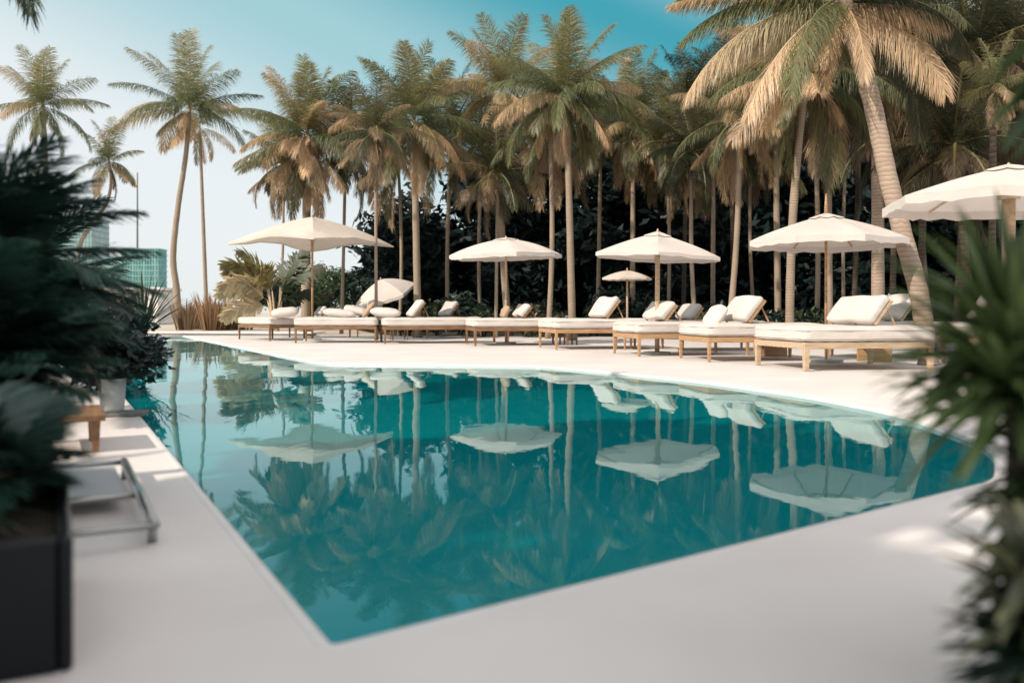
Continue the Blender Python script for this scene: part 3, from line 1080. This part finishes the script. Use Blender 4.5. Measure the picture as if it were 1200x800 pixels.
# ------------------------------------------------------------------ the grove mass, shrubs
def lump(rng, c, r, n, A, size, colr, shell=0.55, gaps=None):
    d = rng.normal(0, 1, (n, 3))
    d /= np.linalg.norm(d, axis=1)[:, None]
    rr = rng.uniform(shell, 1.0, n) ** 0.6
    bump = 1 + 0.22 * np.sin(d[:, 0] * 5 + c[0]) * np.sin(d[:, 2] * 6 + c[1]) + 0.12 * np.sin(d[:, 1] * 11 + c[2] * 3)
    p = np.array(c) + d * np.array(r) * (rr * bump)[:, None]
    p = p[p[:, 2] > 0.02]
    for (hx, hy, hr) in gaps or ():      # leaves cut along the sun's path to shape light patches on the deck
        k = p[:, 2] / math.tan(R(37.0))
        gxx = p[:, 0] + math.sin(R(49.0)) * k
        gyy = p[:, 1] + math.cos(R(49.0)) * k
        p = p[((gxx - hx) / 1.25) ** 2 + (gyy - hy) ** 2 > hr * hr]
    A.scatter(rng, p, size, np.array(colr))


rng = np.random.default_rng(5)
A = Leaves()
prof_x = [440, 480, 540, 600, 700, 800, 880, 960, 1020, 1100, 1200, 1330]
prof_y = [290, 235, 205, 190, 175, 160, 120, 70, 30, 60, 40, 60]
for i in range(240):
    px = rng.uniform(450, 1330)
    d = rng.uniform(38, 47)
    ty = np.interp(px, prof_x, prof_y)
    t = rng.uniform(0, 1)
    py = 372 - (372 - ty) * t
    c = P(px, py, d)
    r = rng.uniform(1.3, 2.4)
    k = rng.uniform(0.5, 1.5)
    lump(rng, c[:], (r, r * .8, r * .8), 330, A, 0.36, np.array((0.010, 0.020, 0.019)) * k, 0.2)  # leaf colour kept near black to stand for canopy shade
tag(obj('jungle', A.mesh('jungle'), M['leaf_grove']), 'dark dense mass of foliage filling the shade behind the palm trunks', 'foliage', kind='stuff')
# backing sheet, shade painted as near-black, so no sky shows between the leaves
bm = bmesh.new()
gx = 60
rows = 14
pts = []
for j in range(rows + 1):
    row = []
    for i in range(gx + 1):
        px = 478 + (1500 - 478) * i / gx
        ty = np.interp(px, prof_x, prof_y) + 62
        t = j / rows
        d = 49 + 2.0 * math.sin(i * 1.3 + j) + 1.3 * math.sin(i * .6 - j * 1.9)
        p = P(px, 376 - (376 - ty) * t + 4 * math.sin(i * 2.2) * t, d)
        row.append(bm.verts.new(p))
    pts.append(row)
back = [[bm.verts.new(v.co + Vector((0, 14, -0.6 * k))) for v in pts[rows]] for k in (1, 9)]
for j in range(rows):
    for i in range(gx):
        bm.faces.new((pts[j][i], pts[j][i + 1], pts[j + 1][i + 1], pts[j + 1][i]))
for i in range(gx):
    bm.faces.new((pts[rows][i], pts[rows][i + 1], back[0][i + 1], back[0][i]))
me = bpy.data.meshes.new('thicket_backing')
bm.to_mesh(me)
bm.free()
M['thicket_backing'] = noisy('shade_dark_thicket', (0.002, 0.005, 0.006), (0.010, 0.018, 0.018), scale=1.1, rough=0.95, bump=1.0, bscale=2.5, spec=0.05)
tag(obj('thicket_backing', me, M['thicket_backing'], None, True), 'near-black backing sheet for the deep shade of the wood behind the palms', 'foliage', kind='stuff')


def shrub_mesh(seed, colr, n_l=9, per=150, size=0.11, flat=1.0):
    rng = np.random.default_rng(seed)
    A = Leaves()
    for i in range(n_l):
        a = rng.uniform(0, 6.28)
        rr = rng.uniform(0, .5)
        lump(rng, (math.cos(a) * rr, math.sin(a) * rr, rng.uniform(.25, .75) * flat), (.38, .38, .32 * flat), per, A, size, np.array(colr) * rng.uniform(.6, 1.5), .2)
    return A.mesh('foliage')


def stems(parent, h=0.5, n=4, r=0.015, seed=0):
    rg = random.Random(seed)
    b = MB()
    for i in range(n):
        a = rg.uniform(0, 6.28)
        b.tube([(0.03 * math.cos(a), 0.03 * math.sin(a), -0.05), (.1 * math.cos(a), .1 * math.sin(a), h * .5), (.25 * math.cos(a), .25 * math.sin(a), h)], [r, r * .8, r * .4], 6)
    b.build('stem', M['bark'], parent)


sh = [shrub_mesh(31, (0.022, 0.040, 0.030)), shrub_mesh(32, (0.040, 0.060, 0.030)), shrub_mesh(33, (0.085, 0.085, 0.045), size=.13), shrub_mesh(34, (0.014, 0.026, 0.022))]


def shrub(loc, s, v, label, group=None, rz=0, name='shrub', stretch=1.0):
    r = empty(name, loc, rz, label, 'shrub', group)
    f = obj('foliage', sh[v], M['leaf_dark'], r)
    f.scale = (s, s, s * stretch)
    stems(r, s * .5 * stretch, 4, .018 * s, int(s * 100))
    return r


shr = [(480, 30, 1.0, 0), (512, 29, 1.3, 1), (540, 31, 1.6, 0), (566, 28, 1.0, 1), (620, 27, 1.1, 2), (640, 30, 1.3, 0), (655, 27.5, .8, 2), (700, 29, 1.1, 1), (720, 31, 1.8, 0), (760, 30, 1.5, 0), (800, 28, 1.0, 1), (815, 25, .8, 2),
       (845, 28, 1.2, 0), (870, 27.5, 1.1, 1), (905, 26.5, .9, 0), (925, 27.5, .9, 2), (950, 26.6, 1.0, 1), (1000, 26, 1.2, 3), (1050, 26, 1.3, 3), (1100, 27, 1.5, 3), (1150, 26, 1.6, 3), (1200, 26, 1.6, 3)]
for i, (px, d, s, v) in enumerate(shr):
    y = max(d, 29.3 - .12 * (px - 480) / 10)
    shrub((((px - 600) / F) * y, y, 0), s, v, 'leafy undergrowth shrub at the feet of the palm trunks', 'undergrowth shrubs below the palms', i * 1.3)


# broadleaf trees in the left middle distance
def broad_tree(loc, h, r, colr, label, seed, per=900, size=0.22, trunk_r=0.16, mat='leaf_dark', clumps=10, group=None, gaps=None):
    rng = np.random.default_rng(seed)
    root = empty('broadleaf_tree', loc, 0, label, 'tree', group)
    A = Leaves()
    b = MB()
    b.tube([(0, 0, -0.1), (0.05, 0, h * .3), (0, .05, h * .62)], [trunk_r, trunk_r * .8, trunk_r * .5], 10)
    for i in range(clumps):
        a = i * 2.4 + rng.uniform(0, .6)
        rr = r * rng.uniform(.15, .75)
        cz = h * rng.uniform(.52, .9)
        c = (math.cos(a) * rr, math.sin(a) * rr, cz)
        k = rng.uniform(.32, .5) * r
        lump(rng, c, (k, k, k * .75), per // clumps * 2, A, size, np.array(colr) * rng.uniform(.6, 1.4), .1, [(x - loc[0], y - loc[1], q) for x, y, q in gaps or ()])
        b.tube([(0, 0, h * .35), (c[0] * .5, c[1] * .5, cz * .75), c], [trunk_r * .5, trunk_r * .3, trunk_r * .08], 6)
    b.build('trunk', M['bark'], root, True)
    obj('crown', A.mesh('crown'), M[mat], root)
    return root


broad_tree(P(405, 386, 46), 3.2, 2.6, (0.045, 0.075, 0.035), 'rounded green tree low behind the leaning small parasol', 41, 4800, .12)
broad_tree(P(325, 386, 48), 3.0, 2.2, (0.030, 0.055, 0.035), 'dark rounded tree behind the leftmost parasol pole', 42, 4200, .12)
broad_tree(P(365, 386, 50), 2.6, 2.0, (0.045, 0.065, 0.035), 'small green tree between the dark tree and the rounded green tree', 43, 3600, .12)
broad_tree(P(445, 386, 44), 3.0, 2.0, (0.028, 0.05, 0.03), 'dark bushy tree at the left end of the grove', 44, 4200, .12)

# low pale palm with broad leaflets
rng = np.random.default_rng(77)
r = empty('palm_shrub', P(322, 386, 27), 0, 'pale yellow-green low palm with ragged broad leaflets left of the leftmost parasol pole', 'palm')
b = MB()
A = Leaves()
for i, (azd, e0, bd, L, h, c) in enumerate([(182, 40, 75, 1.7, .9, 2), (176, 12, 60, 1.6, .7, 2), (190, 62, 70, 1.7, 1.2, 1), (170, 76, 60, 1.6, 1.3, 1), (20, 80, 45, 1.5, 1.2, 0), (-5, 62, 70, 1.6, 1.1, 0), (200, 28, 60, 1.5, 1.3, 2), (8, 35, 70, 1.4, .9, 0),
                                       (260, 60, 80, 1.4, 1.2, 1), (185, 50, 90, 1.5, 1.5, 1)]):
    base = Vector((0.06 * math.sin(i), 0.1 * math.cos(i), 0))
    top = Vector((.22 * math.cos(R(azd)), .15 * math.sin(R(azd)), h))
    b.tube([base, base.lerp(top, .5), top], [.05, .035, .02], 7)
    cc = [np.array((.07, .09, .04)), np.array((.30, .26, .12)), np.array((.56, .46, .29))][c]
    A.frond(rng, top[:], R(azd), R(e0), R(bd), L, n=17, ll=.62, droop=.35, w=.26, c0=cc, c1=cc * 1.1, rach=.015, roll=rng.uniform(.4, 1.1), fwd=.7)
b.build('stalk', M['wood_pale'], r, True)
obj('foliage', A.mesh('foliage'), M['leaf'], r)


# tan grasses
def grass(loc, h, n, spread, colr, label, seed):
    rng = np.random.default_rng(seed)
    A = Leaves()
    for i in range(n):
        a = rng.uniform(0, 6.28)
        q = rng.uniform(0, spread)
        d = (math.cos(a) * .28, math.sin(a) * .28, 1)
        c = np.array(colr) * rng.uniform(.6, 1.3)
        A.blade((math.cos(a) * q, math.sin(a) * q, 0), d, h * rng.uniform(.5, 1.05), .07 + .03 * rng.random(), c, c * 1.25, bend=.35, seg=5, fold=.1)
    o = obj('tall_grass', A.mesh('tall_grass'), M['leaf'])
    o.location = loc
    tag(o, label, 'grass clump')


grass(P(217, 387, 41), 1.6, 120, .45, (.30, .21, .13), 'tan grass clump around the foot of the bent tall palm', 61)
grass(P(228, 387, 43), 1.3, 110, .5, (.34, .25, .16), 'short pale grass clump right of the bent tall palm', 62)
grass(P(247, 387, 40), 1.9, 130, .45, (.34, .21, .12), 'tall rust coloured grass clump at the foot of the slim palm', 63)
grass(P(262, 387, 41), 1.7, 120, .5, (.36, .24, .14), 'tall straw coloured grass clump right of the slim palm', 64)
grass(P(281, 387, 42), 1.1, 110, .7, (.26, .21, .14), 'low brown grass clump left of the daybeds', 65)


# ------------------------------------------------------------------ far buildings
def tower(px0, px1, pyt, d, floors, label, depth=16, rz=0.0, mat='tower', mast=None, name='glass_tower'):
    a, bb = P(px0, pyt, d), P(px1, pyt, d)
    w, h = bb.x - a.x, a.z
    r = empty(name, ((a.x + bb.x) / 2, d, 0), rz, label, 'building')
    MB().box((0, depth / 2, h / 2), (w - .6, depth, h)).build('curtain_wall', M[mat], r)
    b = MB()
    for i in range(floors + 1):
        b.box((0, depth / 2 - .1, h * i / floors - .2 if i else .2), (w, depth + .5, .5))
    b.build('floor_slab', M['concrete'], r)
    b = MB()
    nm = 13
    for i in range(nm + 1):
        b.box((-w / 2 + .3 + (w - .6) * i / nm, -.1, h / 2), (.28 if i % 4 else .7, .3, h - .1))
    b.build('mullion', M['concrete'], r)
    if mast:
        MB().tube([(mast[0], 3, h), (mast[0], 3, h + mast[1])], [.5, .3], 8).build('mast', M['tray'], r)
    return r


tower(142, 186, 291, 400, 12, 'teal glass tower block on the horizon at the left', 10, 0, mast=(-2.5, 36))
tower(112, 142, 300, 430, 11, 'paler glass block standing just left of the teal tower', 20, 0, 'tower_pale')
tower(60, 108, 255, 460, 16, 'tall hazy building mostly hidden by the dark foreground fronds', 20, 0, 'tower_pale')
b = MB()
b.box((0, 0, 1.15), (5.5, 3.0, 2.3), bevel=.05)
b.box((0, 0, 2.42), (6.2, 3.6, .18), bevel=.03)
o = b.build('white_pavilion', M['coping'])
o.location = (P(150, 386, 60).x, 60, 0)
tag(o, 'low white flat-roofed pavilion below the teal tower', 'building')

# ------------------------------------------------------------------ left foreground
# hedge-like shrubs beyond the planter
shrub((-4.25, 8.7, 0), 0.85, 3, 'dark rounded shrub overhanging the left side of the pool', None, .4)
shrub((-6.3, 10.8, 0), 1.5, 3, 'large dark shrub left of the pool below the teal tower', None, 1.4)
shrub((-6.6, 14.0, 0), 1.2, 0, 'green shrub beside the far left water edge', None, 2.4)


def potted():
    r = empty('potted_shrub', (-3.10, 6.62, 0), .2, 'round dark shrub in a pale grey pot on the left pool edge', 'potted plant')
    b = MB()
    b.tube([(0, 0, .03), (0, 0, .06), (0, 0, .27), (0, 0, .29), (0, 0, .26)], [.075, .085, .10, .105, .09], 28)
    b.build('pot', M['pot'], r, True)
    b = MB()
    b.box((.03, 0, .015), (.44, .26, .03), bevel=.008)
    b.build('tray', M['tray'], r)
    f = obj('foliage', sh[3], M['leaf_dark'], r)
    f.scale = (.48, .48, .42)
    f.location = (.05, 0, .25)
    stems(r, .5, 5, .012, 3)


potted()


def spiky(name, loc, n, L, w, c0, c1, label, seed, cat='plant', elev=(10, 85), azr=(0, 360), bend=.8, stem_h=0.3, mat='leaf_dark', seg=7, pin=None, stem_r=.04, lean=(0, 0)):
    """rosette of strap leaves on a short stem"""
    rng = np.random.default_rng(seed)
    r = empty(name, loc, 0, label, cat)
    A = Leaves()
    top = Vector((lean[0], lean[1], stem_h))
    for i in range(n):
        az = R(rng.uniform(*azr))
        el = R(rng.uniform(*elev))
        d = Vector((math.cos(az) * math.cos(el), math.sin(az) * math.cos(el), math.sin(el)))
        k = rng.uniform(.6, 1.35)
        A.blade(top + Vector((0, 0, rng.uniform(-.12, .05) * min(1, stem_h * 2))), d, L * rng.uniform(.7, 1.1), w * rng.uniform(.7, 1.2), np.array(c0) * k, np.array(c1) * k, bend=bend * rng.uniform(.5, 1.3), seg=seg, fold=.18)
    obj('foliage', A.mesh('foliage'), M[mat], r)
    MB().tube([(0, 0, -.02), Vector((lean[0] * .4, lean[1] * .4, stem_h * .6)), top], [stem_r, stem_r * .9, stem_r * .7], 10).build('stem', M['bark'], r, True)
    return r


def fg_palm(loc, crown, L, n, seed, label, c=(0.017, 0.042, 0.032), azr=(-70, 120), elr=(-30, 75), leaf=46, ll=.42, w=.03, droop=.25, c1=None, bend=45):
    rng = np.random.default_rng(seed)
    loc = Vector(loc)
    r = empty('palm_shrub', loc, 0, label, 'palm')
    A = Leaves()
    c = np.array(c)
    for i in range(n):
        az = R(azr[0] + (azr[1] - azr[0]) * ((i * .618) % 1))
        e0 = R(rng.uniform(*elr))
        k = rng.uniform(.6, 1.6)
        A.frond(rng, (Vector(crown) - loc)[:], az, e0, R(bend) * rng.uniform(.5, 1.2), L * rng.uniform(.75, 1.1), n=leaf, ll=ll, droop=droop, w=w, c0=c * k, c1=(c * k * 1.5 if c1 is None else np.array(c1) * k), rach=.010, fwd=.55, jit=.07)
    obj('crown', A.mesh('crown'), M['leaf_dark'], r)
    MB().tube([(0, 0, 0), (Vector(crown) - loc) * .5, (Vector(crown) - loc)], [.06, .055, .05], 10).build('trunk', M['bark'], r, True)
    return r


fg_palm((-2.75, 3.7, .0), P(-80, 322, 3.6), .86, 34, 71, 'dark feathery palm whose fronds reach in from the left edge', azr=(-60, 100), elr=(-10, 62), leaf=60, ll=.30, w=.026, bend=38)
fg_palm((-2.65, 3.3, .0), P(-60, 440, 3.1), .56, 44, 72, 'low dark palm with long drooping fronds behind the black planter', azr=(-60, 110), elr=(5, 65), leaf=50, ll=.24, w=.026, bend=30)
fg_palm((-3.6, 6.4, .0), P(30, 400, 6.2), .85, 24, 73, 'dark bushy palm between the left edge and the potted shrub', azr=(-90, 180), elr=(0, 75), leaf=50, ll=.30, w=.028)
fg_palm((-5.4, 8.4, .0), P(20, 345, 8.4), 1.3, 24, 76, 'dark palm rising in front of the far buildings', azr=(0, 360), elr=(0, 85), leaf=60, ll=.45, w=.036)
spiky('spiky_plant', (-6.3, 14.6, 0), 60, 1.0, .04, (.05, .07, .035), (.11, .12, .06), 'upright feathery green plant right of the teal tower', 74, elev=(35, 88), bend=.5, stem_h=.5)
spiky('spiky_plant', (-1.45, 2.05, .25), 60, .30, .04, (.012, .022, .018), (.03, .05, .025), 'small dark plant at the front of the black planter', 87, elev=(-10, 80), bend=1.0, stem_h=.08)
spiky('spiky_plant', (-1.72, 2.3, .25), 60, .45, .05, (.012, .022, .018), (.03, .05, .025), 'dark strap-leaved plant growing from the black planter', 75, elev=(0, 80), bend=1.2, stem_h=.25)

fg_palm((-1.72, 2.45, .24), P(-5, 560, 2.25), .30, 44, 77, 'dark drooping palm growing out of the black planter', azr=(70, 300), elr=(0, 85), leaf=44, ll=.17, w=.028, bend=60)
# black planter, parallel to the left side of the pool
e = (pool[-1] - Vector(G(390, 755))).normalized()
ang = math.atan2(e.y, e.x)
pc = G(86, 786)
perp = Vector((-e.y, e.x, 0))
PL, PW = 0.75, 0.75
ctr = pc + e * PL / 2 + perp * PW / 2
r = empty('planter', ctr, ang, 'glossy black box planter in the lower left corner', 'planter')
b = MB()
T = .03
for sx, sy, lx, ly in ((0, -1, PL, T), (0, 1, PL, T), (-1, 0, T, PW - 2 * T), (1, 0, T, PW - 2 * T)):
    b.box((sx * (PL / 2 - T / 2), sy * (PW / 2 - T / 2), .15), (lx, ly, .3), bevel=.012, seg=3)
b.build('box', M['black'], r)
MB().box((0, 0, .13), (PL - 2 * T, PW - 2 * T, .24)).build('soil', M['soil'], r)

# low steel lounge frame with a sling
r = empty('sling_lounger', (-1.76, 3.43, 0), ang, 'low steel-framed sling lounger on the deck beside the black planter', 'lounger')
b = MB()
LL, WW, zz = 1.4, .46, .075
cs = [(-LL / 2, -WW / 2, zz), (LL / 2, -WW / 2, zz), (LL / 2, WW / 2, zz), (-LL / 2, WW / 2, zz)]
b.tube([cs[0], cs[1]], .020, 12)
b.tube([cs[3], cs[2]], .020, 12)
b.build('side_rail', M['metal'], r, True)
for x in (-LL / 2, -.15, LL / 2):
    MB().tube([(x, -WW / 2, zz - .002), (x, WW / 2, zz - .002)], .013, 10).build('crossbar', M['metal'], r, True)
for x in (-LL / 2 + .06, LL / 2 - .06):
    for y in (-WW / 2, WW / 2):
        MB().tube([(x, y, zz), (x, y, 0)], .016, 10).build('leg', M['metal'], r, True)
MB().box((.30, 0, zz - .012), (.80, WW - .09, .008)).build('sling', M['sling'], r)

# low wooden bench
r = empty('low_bench', (-2.62, 5.05, 0), ang, 'low dark bench with tapering wooden legs behind the sling lounger', 'bench')
MB().box((0, 0, .20), (.62, .36, .035), bevel=.006).build('seat', M['wood_dark'], r)
for sx in (-1, 1):
    for sy in (-1, 1):
        MB().box((sx * .25, sy * .13, .092), (.06, .05, .18), bevel=.004, taper=.7).build('leg', M['wood_dark'], r)

# ------------------------------------------------------------------ right foreground plants
G1, G2 = (.05, .09, .032), (.16, .22, .08)
rg = [((1.07, 1.80), .69, 190, .36, .036, 81, G1, G2, 'strap-leaved green plant at the right edge, tallest of the blurred foreground plants', (40, 320), (-15, 88)),
      ((.88, 1.42), .37, 60, .19, .032, 82, (.04, .06, .028), (.34, .33, .18), 'blurred plant with cream tipped leaves low at the right edge', (60, 300), (-40, 70)),
      ((.90, 1.36), .24, 110, .21, .038, 83, (.006, .014, .012), (.016, .032, .018), 'dark low plant in the lower right corner', (60, 300), (-50, 80)),
      ((1.09, 1.70), .44, 110, .20, .038, 86, (.026, .052, .024), (.08, .12, .045), 'dense dark green plant at the right edge below the tallest blurred plant', (40, 320), (-40, 80))]
for (x, y), sh_h, n, L, w, sd, ca, cb, lb, azr, er in rg:
    spiky('spiky_plant', (x, y, 0), n, L, w, ca, cb, lb, sd, azr=azr, elev=er, bend=.7, stem_h=sh_h, stem_r=.03)
spiky('spiky_plant', (1.36, 2.05, 0), 50, .34, .04, (.02, .04, .02), (.05, .09, .035), 'dark green plant right behind the tallest blurred plant', 84, azr=(0, 360), elev=(-20, 85), bend=.7, stem_h=.52, stem_r=.035)
# tall plant whose leaves hang into the top right corner
spiky('spiky_plant', (1.27, 1.75, 0), 18, .30, .09, (.04, .08, .03), (.09, .14, .05), 'green leaves hanging into the upper right corner', 85, azr=(120, 240), elev=(-50, 10), bend=1.0, stem_h=1.38, stem_r=.02)

# palm outside the left edge: one frond tip hangs into the top left corner; it also shades the near deck
rngp = np.random.default_rng(9)
palm('palm_tree', 'frond tips hanging into the upper left corner from a near palm', (-5.0, 5.8, 0), (-4.7, 6.0, 3.9), .14, .11, 1.8, 90, n_fr=16, leaf=70, tan=.1, sk=0, dark=.3, w=.03,
     extra=[dict(az=R(-5), e0=R(0), bend=R(85), L=1.9, n=90, ll=.45, droop=.8, w=.028, c0=DEEP * .7, c1=DEEP)])
# shade trees behind the camera
LIGHT_GAPS = ((1.42, 2.92, .34), (1.62, 2.42, .22), (2.1, 3.45, .36), (2.7, 3.9, .5), (-1.75, 4.3, .4), (.6, 2.2, .08), (1.9, 2.9, .15))  # chosen sunlit spots on the deck; the unseen crowns are cut to fit
broad_tree((-6.0, -3.0, 0), 8.2, 2.9, (.04, .06, .03), 'broad shade tree standing left behind the viewpoint', 95, 9000, .30, .22, clumps=15, gaps=LIGHT_GAPS)
broad_tree((-3.9, -4.5, 0), 8.2, 2.7, (.04, .06, .03), 'second shade tree standing behind the viewpoint', 96, 6000, .30, .2, clumps=10, gaps=LIGHT_GAPS)

# ------------------------------------------------------------------ light, sky, camera
SUN_EL, SUN_AZ = 37.0, 229.0        # azimuth clockwise from +Y
sv = Vector((math.sin(R(SUN_AZ)) * math.cos(R(SUN_EL)), math.cos(R(SUN_AZ)) * math.cos(R(SUN_EL)), math.sin(R(SUN_EL))))
ld = bpy.data.lights.new('sun', 'SUN')
ld.energy = 4.7
ld.angle = R(0.6)
ld.color = (1.0, 0.855, 0.715)
lo = bpy.data.objects.new('sun', ld)
lo.rotation_euler = sv.to_track_quat('Z', 'Y').to_euler()
lo.location = (0, 0, 30)
col.objects.link(lo)

w = bpy.data.worlds.new('World')
scene.world = w
w.use_nodes = True
nt = w.node_tree
nt.nodes.clear()
Lk = nt.links.new
out = N(nt, 'ShaderNodeOutputWorld')
bg = N(nt, 'ShaderNodeBackground')
bg.inputs['Strength'].default_value = 0.12
sky = N(nt, 'ShaderNodeTexSky', sky_type='NISHITA')
sky.sun_disc = False
sky.sun_elevation = R(SUN_EL)
sky.sun_rotation = R(SUN_AZ)
sky.dust_density = 2.0
sky.air_density = 1.0
tc = N(nt, 'ShaderNodeTexCoord')
sp = N(nt, 'ShaderNodeSeparateXYZ')
Lk(tc.outputs['Generated'], sp.inputs[0])
a1 = N(nt, 'ShaderNodeMath', operation='MULTIPLY')
a1.inputs[1].default_value = 1.75
Lk(sp.outputs['Z'], a1.inputs[0])
a2 = N(nt, 'ShaderNodeMath', operation='MULTIPLY_ADD')
a2.inputs[1].default_value = 0.75
Lk(sp.outputs['X'], a2.inputs[0])
Lk(a1.outputs[0], a2.inputs[2])
cr = N(nt, 'ShaderNodeValToRGB')
cr.color_ramp.interpolation = 'EASE'
el = cr.color_ramp.elements
el[0].position, el[0].color = 0.0, (7.5, 7.9, 8.0, 1)
el[1].position, el[1].color = 0.66, (0.35, 3.2, 3.9, 1)
x = el.new(0.38)
x.color = (3.3, 5.6, 6.0, 1)
y = el.new(0.95)
y.color = (9.3, 8.8, 8.7, 1)
Lk(a2.outputs[0], cr.inputs[0])
mx = N(nt, 'ShaderNodeMix', data_type='RGBA')
mx.inputs['Factor'].default_value = 0.88
Lk(sky.outputs[0], mx.inputs[6])
Lk(cr.outputs[0], mx.inputs[7])
Lk(mx.outputs[2], bg.inputs['Color'])
Lk(bg.outputs[0], out.inputs[0])

cd = bpy.data.cameras.new('camera')
cd.sensor_width = 36
cd.lens = 36 * F / 1200
cd.shift_y = -(400 - HOR) / 1200
cd.clip_start = 0.05
cd.clip_end = 5000
cd.dof.use_dof = True
cd.dof.focus_distance = 14.0
cd.dof.aperture_fstop = 1.3
co = bpy.data.objects.new('camera', cd)
co.location = (0, 0, CAM_H)
co.rotation_euler = (R(90), 0, 0)
col.objects.link(co)
scene.camera = co

scene.view_settings.view_transform = 'Standard'
scene.view_settings.look = 'None'
scene.view_settings.exposure = 0
scene.cycles.max_bounces = 6
scene.cycles.transparent_max_bounces = 8
scene.cycles.diffuse_bounces = 3
scene.cycles.glossy_bounces = 3
scene.cycles.transmission_bounces = 4
scene.cycles.use_denoising = True
scene.cycles.caustics_reflective = False
scene.cycles.caustics_refractive = False
